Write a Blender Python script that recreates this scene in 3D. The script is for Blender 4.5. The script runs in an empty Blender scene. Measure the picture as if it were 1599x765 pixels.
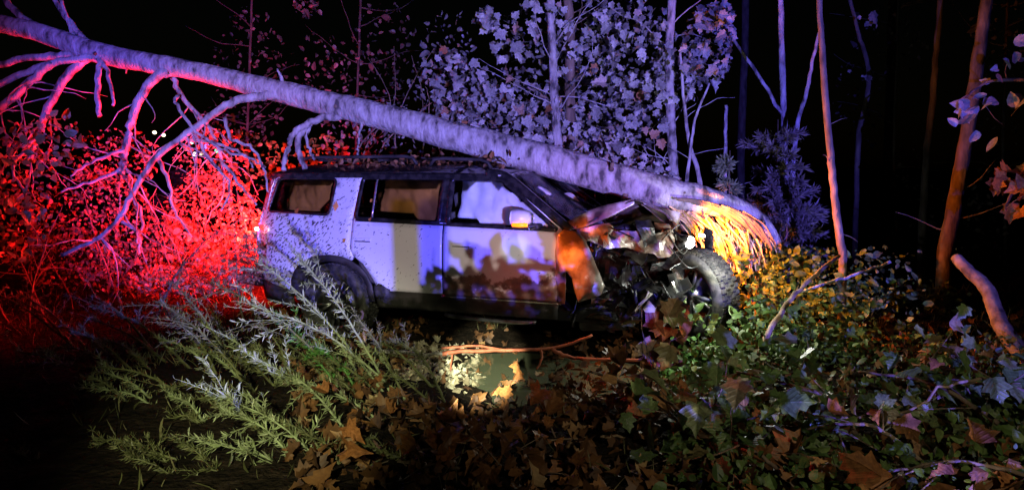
import bpy, bmesh, math, random
import numpy as np
from mathutils import Vector, Matrix, Euler, noise
from mathutils.geometry import delaunay_2d_cdt

random.seed(7)
R = random.Random(11)
PI = math.pi
scn = bpy.context.scene
col = scn.collection
rad = math.radians

# ------------------------------------------------------------------ camera
EYE = 1.85
F = 1142.0
PITCH = math.atan(120.5 / F)
cam_d = bpy.data.cameras.new('camera')
cam_d.sensor_width = 36.0
cam_d.lens = 36.0 * F / 1599.0
cam_d.clip_end = 400.0
cam = bpy.data.objects.new('camera', cam_d)
cam.location = (0, 0, EYE)
cam.rotation_euler = (PI / 2 - PITCH, 0, 0)
col.objects.link(cam)
scn.camera = cam

# ------------------------------------------------------------------ night sky
world = bpy.data.worlds.new('World')
scn.world = world
world.use_nodes = True
wn = world.node_tree
sky = wn.nodes.new('ShaderNodeTexSky')
sky.sky_type = 'NISHITA'
sky.sun_disc = False
sky.sun_elevation = rad(2.0)
sky.sun_rotation = rad(150)
wn.links.new(sky.outputs[0], wn.nodes['Background'].inputs[0])
wn.nodes['Background'].inputs[1].default_value = 0.0004

# ------------------------------------------------------------------ lamps of the emergency vehicle parked behind the photographer, a torch, and added spots
def spot(name, loc, target, watts, color, deg, blend=0.25, radius=0.03):
    d = bpy.data.lights.new(name, 'SPOT')
    d.energy = watts
    d.color = color
    d.spot_size = rad(deg)
    d.spot_blend = blend
    d.shadow_soft_size = radius
    o = bpy.data.objects.new(name, d)
    o.location = loc
    o.rotation_euler = (Vector(target) - Vector(loc)).to_track_quat('-Z', 'Y').to_euler()
    col.objects.link(o)
    return o

spot('strobe_blue', (2.34, -7.0, 1.16), (0.1, 8.0, 2.9), 23500, (0.13, 0.11, 1.0), 40, 0.35, 0.03)
spot('strobe_white', (2.14, -7.0, 1.16), (-0.5, 8.0, 1.6), 4600, (1.0, 0.80, 0.70), 29, 0.6, 0.03)
spot('strobe_red', (-3.0, -7.0, 2.2), (-4.4, 9.0, 3.6), 1100, (1.0, 0.06, 0.16), 22, 0.6, 0.05)
spot('strobe_red_bar', (1.3, -7.0, 1.9), (0.9, 7.0, 0.9), 1800, (1.0, 0.05, 0.08), 12, 0.7, 0.04)
spot('scene_light_weeds', (-0.6, -3.0, 3.5), (-1.6, 4.6, 0.54), 3700, (0.98, 1.0, 0.60), 17.5, 1.0, 0.05)
spot('bank_fill_light', (2.4, -3.0, 4.2), (1.7, 4.3, 0.3), 640, (1.0, 0.88, 0.62), 34, 0.9, 0.05)  # fill spot added to brighten the near right foliage
spot('torch_beam', (-0.1, 0.05, 1.80), (-0.26, 6.8, 0.0), 9500, (0.95, 1.0, 0.74), 7.4, 0.6, 0.02)
spot('door_patch_spot', (0.45, -0.1, 1.5), (0.02, 7.2, 1.06), 1100, (0.80, 1.0, 0.95), 2.8, 0.8, 0.012)  # spot added for the round bright patch on the door

scn.view_settings.view_transform = 'Standard'
scn.view_settings.look = 'None'
scn.view_settings.gamma = 1.0
scn.view_settings.exposure = 0.0
scn.view_settings.use_curve_mapping = False
scn.cycles.use_denoising = True
scn.cycles.max_bounces = 5
scn.cycles.transparent_max_bounces = 16
scn.cycles.sample_clamp_indirect = 4.0

# ------------------------------------------------------------------ helpers
def at(px, py, d):
    """point seen at pixel (px,py) of the 1599x765 photograph standing d metres in front of the lens"""
    x = (px - 799.5) / F
    u = -(py - 382.5) / F
    cy, sy = math.cos(PITCH), math.sin(PITCH)
    wy = cy + u * sy
    wz = -sy + u * cy
    k = d / wy
    return Vector((x * k, d, EYE + wz * k))

class MB:
    def __init__(self):
        self.v = []; self.f = []
    def add(self, vs, fs):
        b = len(self.v)
        self.v += [tuple(p) for p in vs]
        self.f += [tuple(i + b for i in f) for f in fs]
        return self
    def box(self, c, s, rot=None):
        c = Vector(c); hx, hy, hz = s[0] / 2, s[1] / 2, s[2] / 2
        m = rot.to_matrix() if rot is not None else Matrix.Identity(3)
        vs = [c + m @ Vector((x * hx, y * hy, z * hz)) for x in (-1, 1) for y in (-1, 1) for z in (-1, 1)]
        return self.add(vs, [(0, 1, 3, 2), (4, 6, 7, 5), (0, 4, 5, 1), (2, 3, 7, 6), (0, 2, 6, 4), (1, 5, 7, 3)])
    def tube(self, path, radii, n=8, rough=0.0, caps=True):
        path = [Vector(p) for p in path]
        rough = rough * 1.0
        vs = []; fs = []
        up = Vector((0.13, 0.27, 0.95))
        for i, p in enumerate(path):
            a = path[max(i - 1, 0)]; b = path[min(i + 1, len(path) - 1)]
            t = (b - a).normalized()
            s = t.cross(up)
            if s.length < 1e-4: s = t.cross(Vector((1, 0, 0)))
            s.normalize(); w = s.cross(t)
            for k in range(n):
                an = 2 * PI * k / n
                r = radii[i]
                if rough:
                    r *= 1 + rough * noise.noise(Vector((p.x * 6 + math.cos(an) * 1.5, p.y * 6 + math.sin(an) * 1.5, p.z * 6)))
                vs.append(p + (s * math.cos(an) + w * math.sin(an)) * r)
        m = len(path)
        for i in range(m - 1):
            for k in range(n):
                fs.append((i * n + k, i * n + (k + 1) % n, (i + 1) * n + (k + 1) % n, (i + 1) * n + k))
        if caps:
            fs.append(tuple(range(n - 1, -1, -1))); fs.append(tuple((m - 1) * n + k for k in range(n)))
        return self.add(vs, fs)
    def grid(self, fn, nu, nv):
        vs = [fn(i / nu, j / nv) for i in range(nu + 1) for j in range(nv + 1)]
        fs = [(i * (nv + 1) + j, (i + 1) * (nv + 1) + j, (i + 1) * (nv + 1) + j + 1, i * (nv + 1) + j + 1) for i in range(nu) for j in range(nv)]
        return self.add(vs, fs)
    def build(self, name, mat, parent=None, smooth=True, thick=0.0, bevel=0.0, offset=0.0):
        me = bpy.data.meshes.new(name)
        me.from_pydata(self.v, [], self.f)
        me.update()
        if smooth:
            me.polygons.foreach_set('use_smooth', [True] * len(me.polygons))
        me.materials.append(mat)
        return link(name, me, parent, thick, bevel, offset)

def link(name, me, parent=None, thick=0.0, bevel=0.0, offset=0.0):
    o = bpy.data.objects.new(name, me)
    col.objects.link(o)
    if parent is not None:
        o.parent = parent
        if parent.type == 'EMPTY' and not parent.get('local_space'):
            o.matrix_parent_inverse = Matrix.Translation(-parent.location)
    if thick:
        m = o.modifiers.new('thickness', 'SOLIDIFY'); m.thickness = thick; m.offset = offset
    if bevel:
        m = o.modifiers.new('edge', 'BEVEL'); m.width = bevel; m.segments = 2; m.limit_method = 'ANGLE'
    return o

def tag(o, label, cat, group=None):
    o['label'] = label; o['category'] = cat
    if group: o['group'] = group
    return o

def thing(name, label, cat, loc, group=None):
    o = bpy.data.objects.new(name, None)
    o.empty_display_size = 0.1
    o.location = loc
    col.objects.link(o)
    return tag(o, label, cat, group)

def interp(pts, n, jit=0.0, rnd=R):
    """catmull-rom through points"""
    P = [Vector(p) for p in pts]
    out = []
    for i in range(len(P) - 1):
        p0 = P[max(i - 1, 0)]; p1 = P[i]; p2 = P[i + 1]; p3 = P[min(i + 2, len(P) - 1)]
        for k in range(n):
            t = k / n
            q = 0.5 * ((2 * p1) + (p2 - p0) * t + (2 * p0 - 5 * p1 + 4 * p2 - p3) * t * t + (3 * p1 - p0 - 3 * p2 + p3) * t ** 3)
            if jit: q += Vector((rnd.uniform(-jit, jit), rnd.uniform(-jit, jit), rnd.uniform(-jit, jit)))
            out.append(q)
    out.append(P[-1])
    return out

def lerpv(vals, n):
    out = []
    for i in range(len(vals) - 1):
        for k in range(n): out.append(vals[i] + (vals[i + 1] - vals[i]) * k / n)
    out.append(vals[-1])
    return out

# ------------------------------------------------------------------ materials
def mat(name, base, rough=0.7, metal=0.0, coat=0.0, spec=0.4):
    m = bpy.data.materials.new(name); m.use_nodes = True
    b = m.node_tree.nodes['Principled BSDF']
    b.inputs['Base Color'].default_value = (*base, 1)
    b.inputs['Roughness'].default_value = rough
    b.inputs['Metallic'].default_value = metal
    b.inputs['Coat Weight'].default_value = coat
    b.inputs['Specular IOR Level'].default_value = spec
    return m
def N(m, t, **k):
    n = m.node_tree.nodes.new(t)
    for a, v in k.items(): setattr(n, a, v)
    return n
def L(m, a, b): m.node_tree.links.new(a, b)
def ramp(m, stops):
    r = N(m, 'ShaderNodeValToRGB')
    e = r.color_ramp.elements
    while len(e) < len(stops): e.new(0.5)
    for i, (p, c) in enumerate(stops):
        e[i].position = p; e[i].color = (*c, 1) if len(c) == 3 else c
    return r
def noisy(name, stops, scale=8, rough=0.8, detail=6, bump=0.3, bscale=None, stretch=(1, 1, 1), dist=0.02, metal=0.0, coat=0.0, spec=0.3):
    m = mat(name, (0.5, 0.5, 0.5), rough, metal, coat, spec)
    b = m.node_tree.nodes['Principled BSDF']
    tc = N(m, 'ShaderNodeTexCoord'); mp = N(m, 'ShaderNodeMapping'); mp.inputs['Scale'].default_value = stretch
    L(m, tc.outputs['Object'], mp.inputs[0])
    n = N(m, 'ShaderNodeTexNoise'); n.inputs['Scale'].default_value = scale; n.inputs['Detail'].default_value = detail
    L(m, mp.outputs[0], n.inputs['Vector'])
    r = ramp(m, stops); L(m, n.outputs['Fac'], r.inputs[0]); L(m, r.outputs[0], b.inputs['Base Color'])
    if bump:
        n2 = N(m, 'ShaderNodeTexNoise'); n2.inputs['Scale'].default_value = bscale or scale * 3; n2.inputs['Detail'].default_value = 5
        L(m, mp.outputs[0], n2.inputs['Vector'])
        bp = N(m, 'ShaderNodeBump'); bp.inputs['Strength'].default_value = bump; bp.inputs['Distance'].default_value = dist
        L(m, n2.outputs['Fac'], bp.inputs['Height']); L(m, bp.outputs[0], b.inputs['Normal'])
    return m
def leafmat(name, stops, rough=0.5, island=False, trans=0.25, spec=0.35):
    m = mat(name, (0.1, 0.1, 0.1), rough, spec=spec)
    b = m.node_tree.nodes['Principled BSDF']
    if island:
        g = N(m, 'ShaderNodeNewGeometry'); out = g.outputs['Random Per Island']
    else:
        g = N(m, 'ShaderNodeObjectInfo'); out = g.outputs['Random']
    r = ramp(m, stops); L(m, out, r.inputs[0])
    tc = N(m, 'ShaderNodeTexCoord'); n = N(m, 'ShaderNodeTexNoise'); n.inputs['Scale'].default_value = 14 if island else 5
    n.inputs['Detail'].default_value = 4
    L(m, tc.outputs['Object'], n.inputs['Vector'])
    r2 = ramp(m, [(0.3, (0.45, 0.4, 0.36)), (0.5, (0.95, .92, .9)), (0.7, (1.3, 1.3, 1.2))]); L(m, n.outputs['Fac'], r2.inputs[0])
    n.inputs['Roughness'].default_value = 0.65
    if not island:
        sp = N(m, 'ShaderNodeSeparateXYZ'); L(m, tc.outputs['Object'], sp.inputs[0])
        ab = N(m, 'ShaderNodeMath', operation='ABSOLUTE'); L(m, sp.outputs['X'], ab.inputs[0])
        sv = N(m, 'ShaderNodeMath', operation='MULTIPLY_ADD'); sv.inputs[1].default_value = -0.9; L(m, ab.outputs[0], sv.inputs[0]); L(m, sp.outputs['Y'], sv.inputs[2])
        sc = N(m, 'ShaderNodeMath', operation='MULTIPLY'); sc.inputs[1].default_value = 34.0; L(m, sv.outputs[0], sc.inputs[0])
        sn = N(m, 'ShaderNodeMath', operation='SINE'); L(m, sc.outputs[0], sn.inputs[0])
        md = N(m, 'ShaderNodeMapRange'); md.inputs['From Min'].default_value = 0.0; md.inputs['From Max'].default_value = 0.03; md.inputs['To Min'].default_value = 1.6; md.inputs['To Max'].default_value = 0.0
        L(m, ab.outputs[0], md.inputs[0])
        mx2 = N(m, 'ShaderNodeMath', operation='MAXIMUM'); L(m, sn.outputs[0], mx2.inputs[0]); L(m, md.outputs[0], mx2.inputs[1])
        bp = N(m, 'ShaderNodeBump'); bp.inputs['Strength'].default_value = 0.22; bp.inputs['Distance'].default_value = 0.02
        L(m, mx2.outputs[0], bp.inputs['Height']); L(m, bp.outputs[0], b.inputs['Normal'])
    mx = N(m, 'ShaderNodeMix', data_type='RGBA', blend_type='MULTIPLY'); mx.inputs[0].default_value = 1
    L(m, r.outputs[0], mx.inputs[6]); L(m, r2.outputs[0], mx.inputs[7]); L(m, mx.outputs[2], b.inputs['Base Color'])
    if trans:
        t = N(m, 'ShaderNodeBsdfTranslucent'); L(m, mx.outputs[2], t.inputs[0])
        ms = N(m, 'ShaderNodeMixShader'); ms.inputs[0].default_value = trans
        o = m.node_tree.nodes['Material Output']
        L(m, b.outputs[0], ms.inputs[1]); L(m, t.outputs[0], ms.inputs[2]); L(m, ms.outputs[0], o.inputs[0])
    return m
def emit(name, color, strength):
    m = mat(name, color, 0.3)
    b = m.node_tree.nodes['Principled BSDF']
    b.inputs['Emission Color'].default_value = (*color, 1); b.inputs['Emission Strength'].default_value = strength
    return m
def glass(name, tint, gloss_rough=0.03):
    m = bpy.data.materials.new(name); m.use_nodes = True
    nt = m.node_tree; nt.nodes.remove(nt.nodes['Principled BSDF'])
    t = N(m, 'ShaderNodeBsdfTransparent'); t.inputs[0].default_value = (*tint, 1)
    g = N(m, 'ShaderNodeBsdfGlossy'); g.inputs['Roughness'].default_value = gloss_rough
    fr = N(m, 'ShaderNodeFresnel'); fr.inputs[0].default_value = 1.5
    ms = N(m, 'ShaderNodeMixShader')
    L(m, fr.outputs[0], ms.inputs[0]); L(m, t.outputs[0], ms.inputs[1]); L(m, g.outputs[0], ms.inputs[2])
    L(m, ms.outputs[0], nt.nodes['Material Output'].inputs[0])
    return m

M = {}
M['soil'] = noisy('soil', [(0.3, (0.006, 0.0045, 0.003)), (0.55, (0.016, 0.011, 0.007)), (0.8, (0.045, 0.03, 0.02))], 9.0, 1.0, bump=1.0, bscale=25, dist=0.05, spec=0.05)
M['bark_grey'] = noisy('bark_grey', [(0.34, (0.06, 0.055, 0.05)), (0.45, (0.24, 0.22, 0.20)), (0.6, (0.36, 0.34, 0.32)), (0.75, (0.42, 0.41, 0.39))], 6, 0.85, 12, 0.8, 17, (2.0, 1, 0.9), 0.04)
M['bark_brown'] = noisy('bark_brown', [(0.3, (0.05, 0.035, 0.025)), (0.6, (0.16, 0.115, 0.08)), (0.8, (0.26, 0.21, 0.16))], 12, 0.9, 8, 0.8, 30, (1, 1, 0.35), 0.02)
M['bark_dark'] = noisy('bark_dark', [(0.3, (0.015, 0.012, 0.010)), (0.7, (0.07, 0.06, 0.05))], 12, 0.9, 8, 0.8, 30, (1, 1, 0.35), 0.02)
M['bark_tan'] = noisy('bark_tan', [(0.35, (0.05, 0.033, 0.02)), (0.5, (0.16, 0.11, 0.065)), (0.7, (0.27, 0.20, 0.12))], 9, 0.85, 8, 0.6, 30)
M['twig_red'] = noisy('twig_red', [(0.3, (0.20, 0.05, 0.025)), (0.7, (0.38, 0.11, 0.05))], 14, 0.6, 5, 0.4)
M['wood'] = noisy('splintered_wood', [(0.3, (0.40, 0.24, 0.10)), (0.55, (0.62, 0.42, 0.20)), (0.8, (0.75, 0.58, 0.34))], 10, 0.7, 8, 0.9, 40, (3, 3, 0.4), 0.02)
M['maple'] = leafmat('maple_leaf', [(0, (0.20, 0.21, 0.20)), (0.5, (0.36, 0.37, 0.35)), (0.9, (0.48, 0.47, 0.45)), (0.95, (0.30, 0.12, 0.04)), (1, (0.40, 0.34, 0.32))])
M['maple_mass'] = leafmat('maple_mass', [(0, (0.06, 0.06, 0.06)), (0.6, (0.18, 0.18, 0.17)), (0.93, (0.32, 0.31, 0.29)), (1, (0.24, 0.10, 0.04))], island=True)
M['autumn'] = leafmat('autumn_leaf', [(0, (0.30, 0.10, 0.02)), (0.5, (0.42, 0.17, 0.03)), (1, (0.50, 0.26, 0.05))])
M['brown_leaf'] = leafmat('brown_leaf', [(0, (0.10, 0.045, 0.018)), (0.4, (0.20, 0.085, 0.03)), (0.8, (0.33, 0.13, 0.04)), (1, (0.36, 0.20, 0.08))], rough=0.55, trans=0.15)
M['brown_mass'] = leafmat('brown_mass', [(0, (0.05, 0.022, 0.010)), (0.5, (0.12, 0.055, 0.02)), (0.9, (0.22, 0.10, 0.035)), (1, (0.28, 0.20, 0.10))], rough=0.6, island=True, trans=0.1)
M['green_leaf'] = leafmat('green_leaf', [(0, (0.055, 0.10, 0.03)), (0.5, (0.10, 0.15, 0.05)), (0.8, (0.16, 0.19, 0.09)), (0.9, (0.26, 0.11, 0.04)), (1, (0.22, 0.22, 0.17))], rough=0.4)
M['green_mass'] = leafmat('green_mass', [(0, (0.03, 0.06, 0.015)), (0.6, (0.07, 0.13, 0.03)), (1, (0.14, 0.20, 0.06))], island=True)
M['bright_green'] = leafmat('bright_green', [(0, (0.05, 0.16, 0.03)), (1, (0.12, 0.28, 0.06))], island=True)
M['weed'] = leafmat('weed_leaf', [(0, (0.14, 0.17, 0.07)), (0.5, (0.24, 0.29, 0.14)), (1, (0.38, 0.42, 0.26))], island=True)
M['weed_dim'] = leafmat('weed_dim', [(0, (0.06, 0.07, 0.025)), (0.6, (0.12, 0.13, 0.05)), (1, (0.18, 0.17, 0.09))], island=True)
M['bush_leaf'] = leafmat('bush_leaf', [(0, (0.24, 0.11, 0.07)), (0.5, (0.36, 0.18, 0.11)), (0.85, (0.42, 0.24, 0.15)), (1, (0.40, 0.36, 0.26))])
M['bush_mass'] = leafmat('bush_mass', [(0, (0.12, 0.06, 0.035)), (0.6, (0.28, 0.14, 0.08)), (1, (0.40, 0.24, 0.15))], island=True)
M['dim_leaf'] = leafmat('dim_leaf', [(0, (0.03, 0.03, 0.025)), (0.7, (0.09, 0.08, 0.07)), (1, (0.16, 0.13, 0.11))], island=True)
M['needle'] = leafmat('needle', [(0, (0.08, 0.07, 0.055)), (0.6, (0.14, 0.12, 0.10)), (1, (0.20, 0.18, 0.14))], island=True, trans=0)
M['needle_green'] = leafmat('needle_green', [(0, (0.10, 0.13, 0.06)), (1, (0.22, 0.26, 0.13))], island=True, trans=0)
M['grass'] = leafmat('grass_blade', [(0, (0.04, 0.045, 0.015)), (0.6, (0.09, 0.09, 0.035)), (1, (0.17, 0.15, 0.08))], island=True, trans=0.1)

# ------------------------------------------------------------------ leaf shapes
def leaf_shape(kind, fold=0.25, curl=0.2, twist=0.0):
    if kind in ('maple', 'dry'):
        half = [(0.11, -0.07), (0.38, -0.02), (0.34, 0.14), (0.54, 0.38), (0.38, 0.44), (0.25, 0.50), (0.31, 0.67), (0.12, 0.78)]
        mid = [(0, 0), (0, 0.26), (0, 0.54), (0, 1.0)]
        fr = [('m0', 0, 1, 2), ('m0', 2, 'm1'), ('m1', 2, 3, 4), ('m1', 4, 5, 'm2'), ('m2', 5, 6, 7), ('m2', 7, 'm3')]
    elif kind == 'ovate':
        half = [(0.20, 0.10), (0.33, 0.32), (0.30, 0.58), (0.16, 0.82)]
        mid = [(0, 0), (0, 0.33), (0, 0.66), (0, 1.0)]
        fr = [('m0', 0, 1, 'm1'), ('m1', 1, 2, 'm2'), ('m2', 2, 3, 'm3')]
    else:
        half = [(0.07, 0.25), (0.085, 0.5), (0.052, 0.78)]
        mid = [(0, 0), (0, 0.5), (0, 1.0)]
        fr = [('m0', 0, 1, 'm1'), ('m1', 1, 2, 'm2')]
    vs = []; nm = len(mid)
    for x, y in mid: vs.append((x, y))
    for x, y in half: vs.append((x, y))
    for x, y in half: vs.append((-x, y))
    idx = lambda t, s: int(t[1:]) if isinstance(t, str) else nm + s * len(half) + t
    fs = [tuple(idx(t, 0) for t in f) for f in fr] + [tuple(idx(t, 1) for t in reversed(f)) for f in fr]
    out = []
    for x, y in vs:
        z = fold * abs(x) - curl * y * y + twist * x * y
        out.append((x, y, z))
    return np.array(out), fs

LEAF = {}
for kind in ('maple', 'ovate', 'lance'):
    LEAF[kind] = [leaf_shape(kind, f, c, t) for f, c, t in ((0.2, 0.1, 0.2), (0.45, 0.3, -0.3), (-0.3, 0.35, 0.3), (0.7, 0.15, 0.6), (0.1, -0.25, -0.4))]

LEAF['dry'] = [leaf_shape('dry', f, c, t) for f, c, t in ((0.9, 0.5, 0.6), (1.1, 0.8, -0.9), (-0.9, 0.6, 1.0), (0.5, 0.9, 1.2), (1.3, -0.5, -0.6))]
_lm = {}
def leaf_mesh(kind, k, m):
    key = (kind, k, m.name)
    if key not in _lm:
        v, f = LEAF[kind][k]
        me = bpy.data.meshes.new('leaf'); me.from_pydata([tuple(p) for p in v], [], f); me.materials.append(m)
        _lm[key] = me
    return _lm[key]

def rot_for(rnd, face=None, spread=1.0, droop=0.0):
    """random leaf orientation; face = preferred leaf normal, droop pulls the tip down"""
    if face is None:
        n = Vector((rnd.gauss(0, 1), rnd.gauss(0, 1), rnd.gauss(0, 1)))
    else:
        n = Vector(face).normalized() + Vector((rnd.gauss(0, 1), rnd.gauss(0, 1), rnd.gauss(0, 1))) * spread * 0.6
    n.normalize()
    t = Vector((rnd.gauss(0, 1), rnd.gauss(0, 1), rnd.gauss(0, 1) - droop))
    t = (t - n * t.dot(n)).normalized()
    s = t.cross(n)
    return Matrix((s, t, n)).transposed()

def place_leaf(parent, p, rm, size, kind, m, rnd, name='leaf'):
    o = bpy.data.objects.new(name, leaf_mesh(kind, rnd.randrange(5), m))
    col.objects.link(o)
    o.parent = parent
    if parent.type == 'EMPTY' and not parent.get('local_space'):
        o.matrix_parent_inverse = Matrix.Translation(-parent.location)
    o.matrix_basis = Matrix.LocRotScale(p, rm.to_quaternion(), Vector((size, size, size)))
    return o

def mass(name, items, kind, m, parent=None, stuff=False):
    """items: (point, 3x3, size) joined into one mesh"""
    V = []; Fv = []; base = 0
    rnd = random.Random(len(items))
    for p, rm, s in items:
        v, f = LEAF[kind][rnd.randrange(5)]
        V.append((v * s) @ np.array(rm).T + np.array(p))
        Fv += [tuple(i + base for i in q) for q in f]
        base += len(v)
    me = bpy.data.meshes.new(name)
    me.from_pydata(np.concatenate(V).tolist(), [], Fv)
    me.materials.append(m)
    o = link(name, me, parent)
    if stuff: o['kind'] = 'stuff'
    return o

# ------------------------------------------------------------------ ground
def sm(a, b, x):
    t = min(max((x - a) / (b - a), 0), 1)
    return t * t * (3 - 2 * t)
def gz(x, y):
    z = 0.24
    ditch = sm(4.7, 5.7, y) * (1 - sm(6.8, 7.6, y)) * sm(-0.75, 0.05, x) * (1 - sm(0.7, 2.0, x))
    floor_ = sm(5.0, 6.6, y)
    z = 0.24 * (1 - floor_) + 0.03 * floor_
    z -= 0.22 * ditch
    z += 0.16 * (1 - sm(-3.2, -1.6, x)) * sm(4, 6, y)
    z += 0.16 * sm(1.9, 3.2, x) * sm(4, 6, y)
    z += 0.33 * (1 - sm(1.0, 2.6, y))
    z += 0.35 * sm(9.5, 14, y) + 1.2 * sm(15, 60, y)
    z += 0.07 * noise.noise(Vector((x * 0.9, y * 0.9, 0))) + 0.03 * noise.noise(Vector((x * 3.1, y * 3.1, 5)))
    return z
xs = [-90, -60, -40, -25, -16, -12] + [-9 + 0.1 * i for i in range(181)] + [12, 16, 25, 40, 60, 90]
ys = [-30, -15, -8, -4, -1] + [0 + 0.1 * i for i in range(141)] + [15, 17, 20, 26, 35, 50, 80, 130]
g = MB()
g.v = [(x, y, gz(x, y) + 0.012 * noise.noise(Vector((x * 9, y * 9, 1)))) for x in xs for y in ys]
ny = len(ys)
g.f = [(i * ny + j, (i + 1) * ny + j, (i + 1) * ny + j + 1, i * ny + j + 1) for i in range(len(xs) - 1) for j in range(ny - 1)]
ground = g.build('ground', M['soil'])
ground['kind'] = 'structure'

mw = mat('ditch_water', (0.10, 0.11, 0.065), 0.08, spec=0.5)
wtr = MB()
pts = [(-0.6, 5.55), (-0.4, 5.15), (0.0, 5.1), (0.6, 5.3), (1.0, 5.7), (1.3, 6.3), (1.2, 6.9), (0.7, 7.2), (0.1, 7.35), (-0.4, 7.3), (-0.7, 6.9), (-0.75, 6.2)]
wtr.add([(x, y, -0.035) for x, y in pts], [tuple(range(len(pts)))])
water = wtr.build('ditch_water', mw, smooth=False)
water['kind'] = 'structure'

# ------------------------------------------------------------------ the crashed vehicle
YAW = rad(-20)
P0 = Vector(((512 - 799.5) / F * 7.7, 7.7, 0.0))
car = thing('crashed_suv', 'wrecked pale sport utility vehicle with black roof and crushed front under the fallen tree', 'car',
            P0 + Vector((math.sin(rad(20)), math.cos(rad(20)), 0)) * 1.0)
car['local_space'] = 1
car.rotation_euler = (0, 0, YAW)
CINV = (Matrix.Translation(car.location) @ Euler((0, 0, YAW)).to_matrix().to_4x4()).inverted()
CEYE = CINV @ Vector((0, 0, EYE))
def cp(px, py, yl):
    """vehicle-space point seen at pixel, lying in the lengthwise plane yl"""
    q = CINV @ at(px, py, 5.0)
    d = q - CEYE
    return CEYE + d * ((yl - CEYE.y) / d.y)

# paint with spatter, dirt and painted-in shade
def paint(name, base, speck=1.0, mud_shade=0.0):
    m = mat(name, base, 0.38, 0.0, 0.35, 0.5)
    b = m.node_tree.nodes['Principled BSDF']
    tc = N(m, 'ShaderNodeTexCoord')
    mp = N(m, 'ShaderNodeMapping'); mp.inputs['Rotation'].default_value = (0, rad(-38), 0); mp.inputs['Scale'].default_value = (34, 10, 90)
    mp0 = N(m, 'ShaderNodeMapping'); mp0.inputs['Rotation'].default_value = (0, rad(38), 0); L(m, tc.outputs['Object'], mp0.inputs[0])
    mp1 = N(m, 'ShaderNodeMapping'); mp1.inputs['Scale'].default_value = (24, 12, 52); L(m, mp0.outputs[0], mp1.inputs[0])
    n = N(m, 'ShaderNodeTexNoise'); n.inputs['Scale'].default_value = 1.0; n.inputs['Detail'].default_value = 3.0; n.inputs['Roughness'].default_value = 0.55
    L(m, mp1.outputs[0], n.inputs['Vector'])
    sx = N(m, 'ShaderNodeSeparateXYZ'); L(m, tc.outputs['Object'], sx.inputs[0])
    # thicker spatter towards the rear
    mr = N(m, 'ShaderNodeMapRange'); mr.inputs['From Min'].default_value = 1.7; mr.inputs['From Max'].default_value = -0.7
    mr.inputs['To Min'].default_value = 0.0; mr.inputs['To Max'].default_value = 0.16 * speck
    L(m, sx.outputs['X'], mr.inputs[0])
    n3 = N(m, 'ShaderNodeTexNoise'); n3.inputs['Scale'].default_value = 3.2; n3.inputs['Detail'].default_value = 2
    L(m, tc.outputs['Object'], n3.inputs['Vector'])
    ad = N(m, 'ShaderNodeMath', operation='MULTIPLY_ADD'); ad.inputs[1].default_value = 0.16; L(m, n3.outputs['Fac'], ad.inputs[0]); L(m, mr.outputs[0], ad.inputs[2])
    ad2 = N(m, 'ShaderNodeMath', operation='ADD'); L(m, n.outputs['Fac'], ad2.inputs[0]); L(m, ad.outputs[0], ad2.inputs[1])
    r = ramp(m, [(0.775, (0, 0, 0)), (0.81, (1, 1, 1))]); L(m, ad2.outputs[0], r.inputs[0])
    mx = N(m, 'ShaderNodeMix', data_type='RGBA'); mx.inputs[6].default_value = (*base, 1); mx.inputs[7].default_value = (0.045, 0.04, 0.04, 1)
    L(m, r.outputs[0], mx.inputs[0])
    last = mx.outputs[2]
    if mud_shade:  # lower-door dirt that also paints leaf shade and reflections
        n4 = N(m, 'ShaderNodeTexNoise'); n4.inputs['Scale'].default_value = 5.0; n4.inputs['Detail'].default_value = 6; n4.inputs['Roughness'].default_value = 0.6
        L(m, tc.outputs['Object'], n4.inputs['Vector'])
        zr = N(m, 'ShaderNodeMapRange'); zr.inputs['From Min'].default_value = 1.02; zr.inputs['From Max'].default_value = 0.55
        zr.inputs['To Min'].default_value = -0.22; zr.inputs['To Max'].default_value = 0.22
        L(m, sx.outputs['Z'], zr.inputs[0])
        a3 = N(m, 'ShaderNodeMath', operation='ADD'); L(m, n4.outputs['Fac'], a3.inputs[0]); L(m, zr.outputs[0], a3.inputs[1])
        r4 = ramp(m, [(0.50, (0, 0, 0)), (0.56, (0.9 * mud_shade, 0.9 * mud_shade, 0.9 * mud_shade))]); L(m, a3.outputs[0], r4.inputs[0])
        n5 = N(m, 'ShaderNodeTexNoise'); n5.inputs['Scale'].default_value = 9; n5.inputs['Detail'].default_value = 4
        L(m, tc.outputs['Object'], n5.inputs['Vector'])
        r5 = ramp(m, [(0.35, (0.03, 0.018, 0.012)), (0.5, (0.11, 0.05, 0.03)), (0.62, (0.20, 0.12, 0.08)), (0.7, (0.36, 0.30, 0.24))]); L(m, n5.outputs['Fac'], r5.inputs[0])
        m5 = N(m, 'ShaderNodeMix', data_type='RGBA'); L(m, r4.outputs[0], m5.inputs[0]); L(m, last, m5.inputs[6]); L(m, r5.outputs[0], m5.inputs[7])
        last = m5.outputs[2]
    L(m, last, b.inputs['Base Color'])
    return m
M['paint'] = paint('pale_paint', (0.51, 0.52, 0.54), 1.0)
M['paint_front'] = paint('pale_paint_mud_shade', (0.51, 0.52, 0.54), 0.8, 1.0)
M['paint_bent'] = noisy('bent_paint', [(0.38, (0.03, 0.022, 0.018)), (0.52, (0.16, 0.12, 0.10)), (0.62, (0.40, 0.38, 0.37)), (0.75, (0.60, 0.60, 0.60))], 4.0, 0.3, 6, 0.35, 9, coat=0.5)
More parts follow.
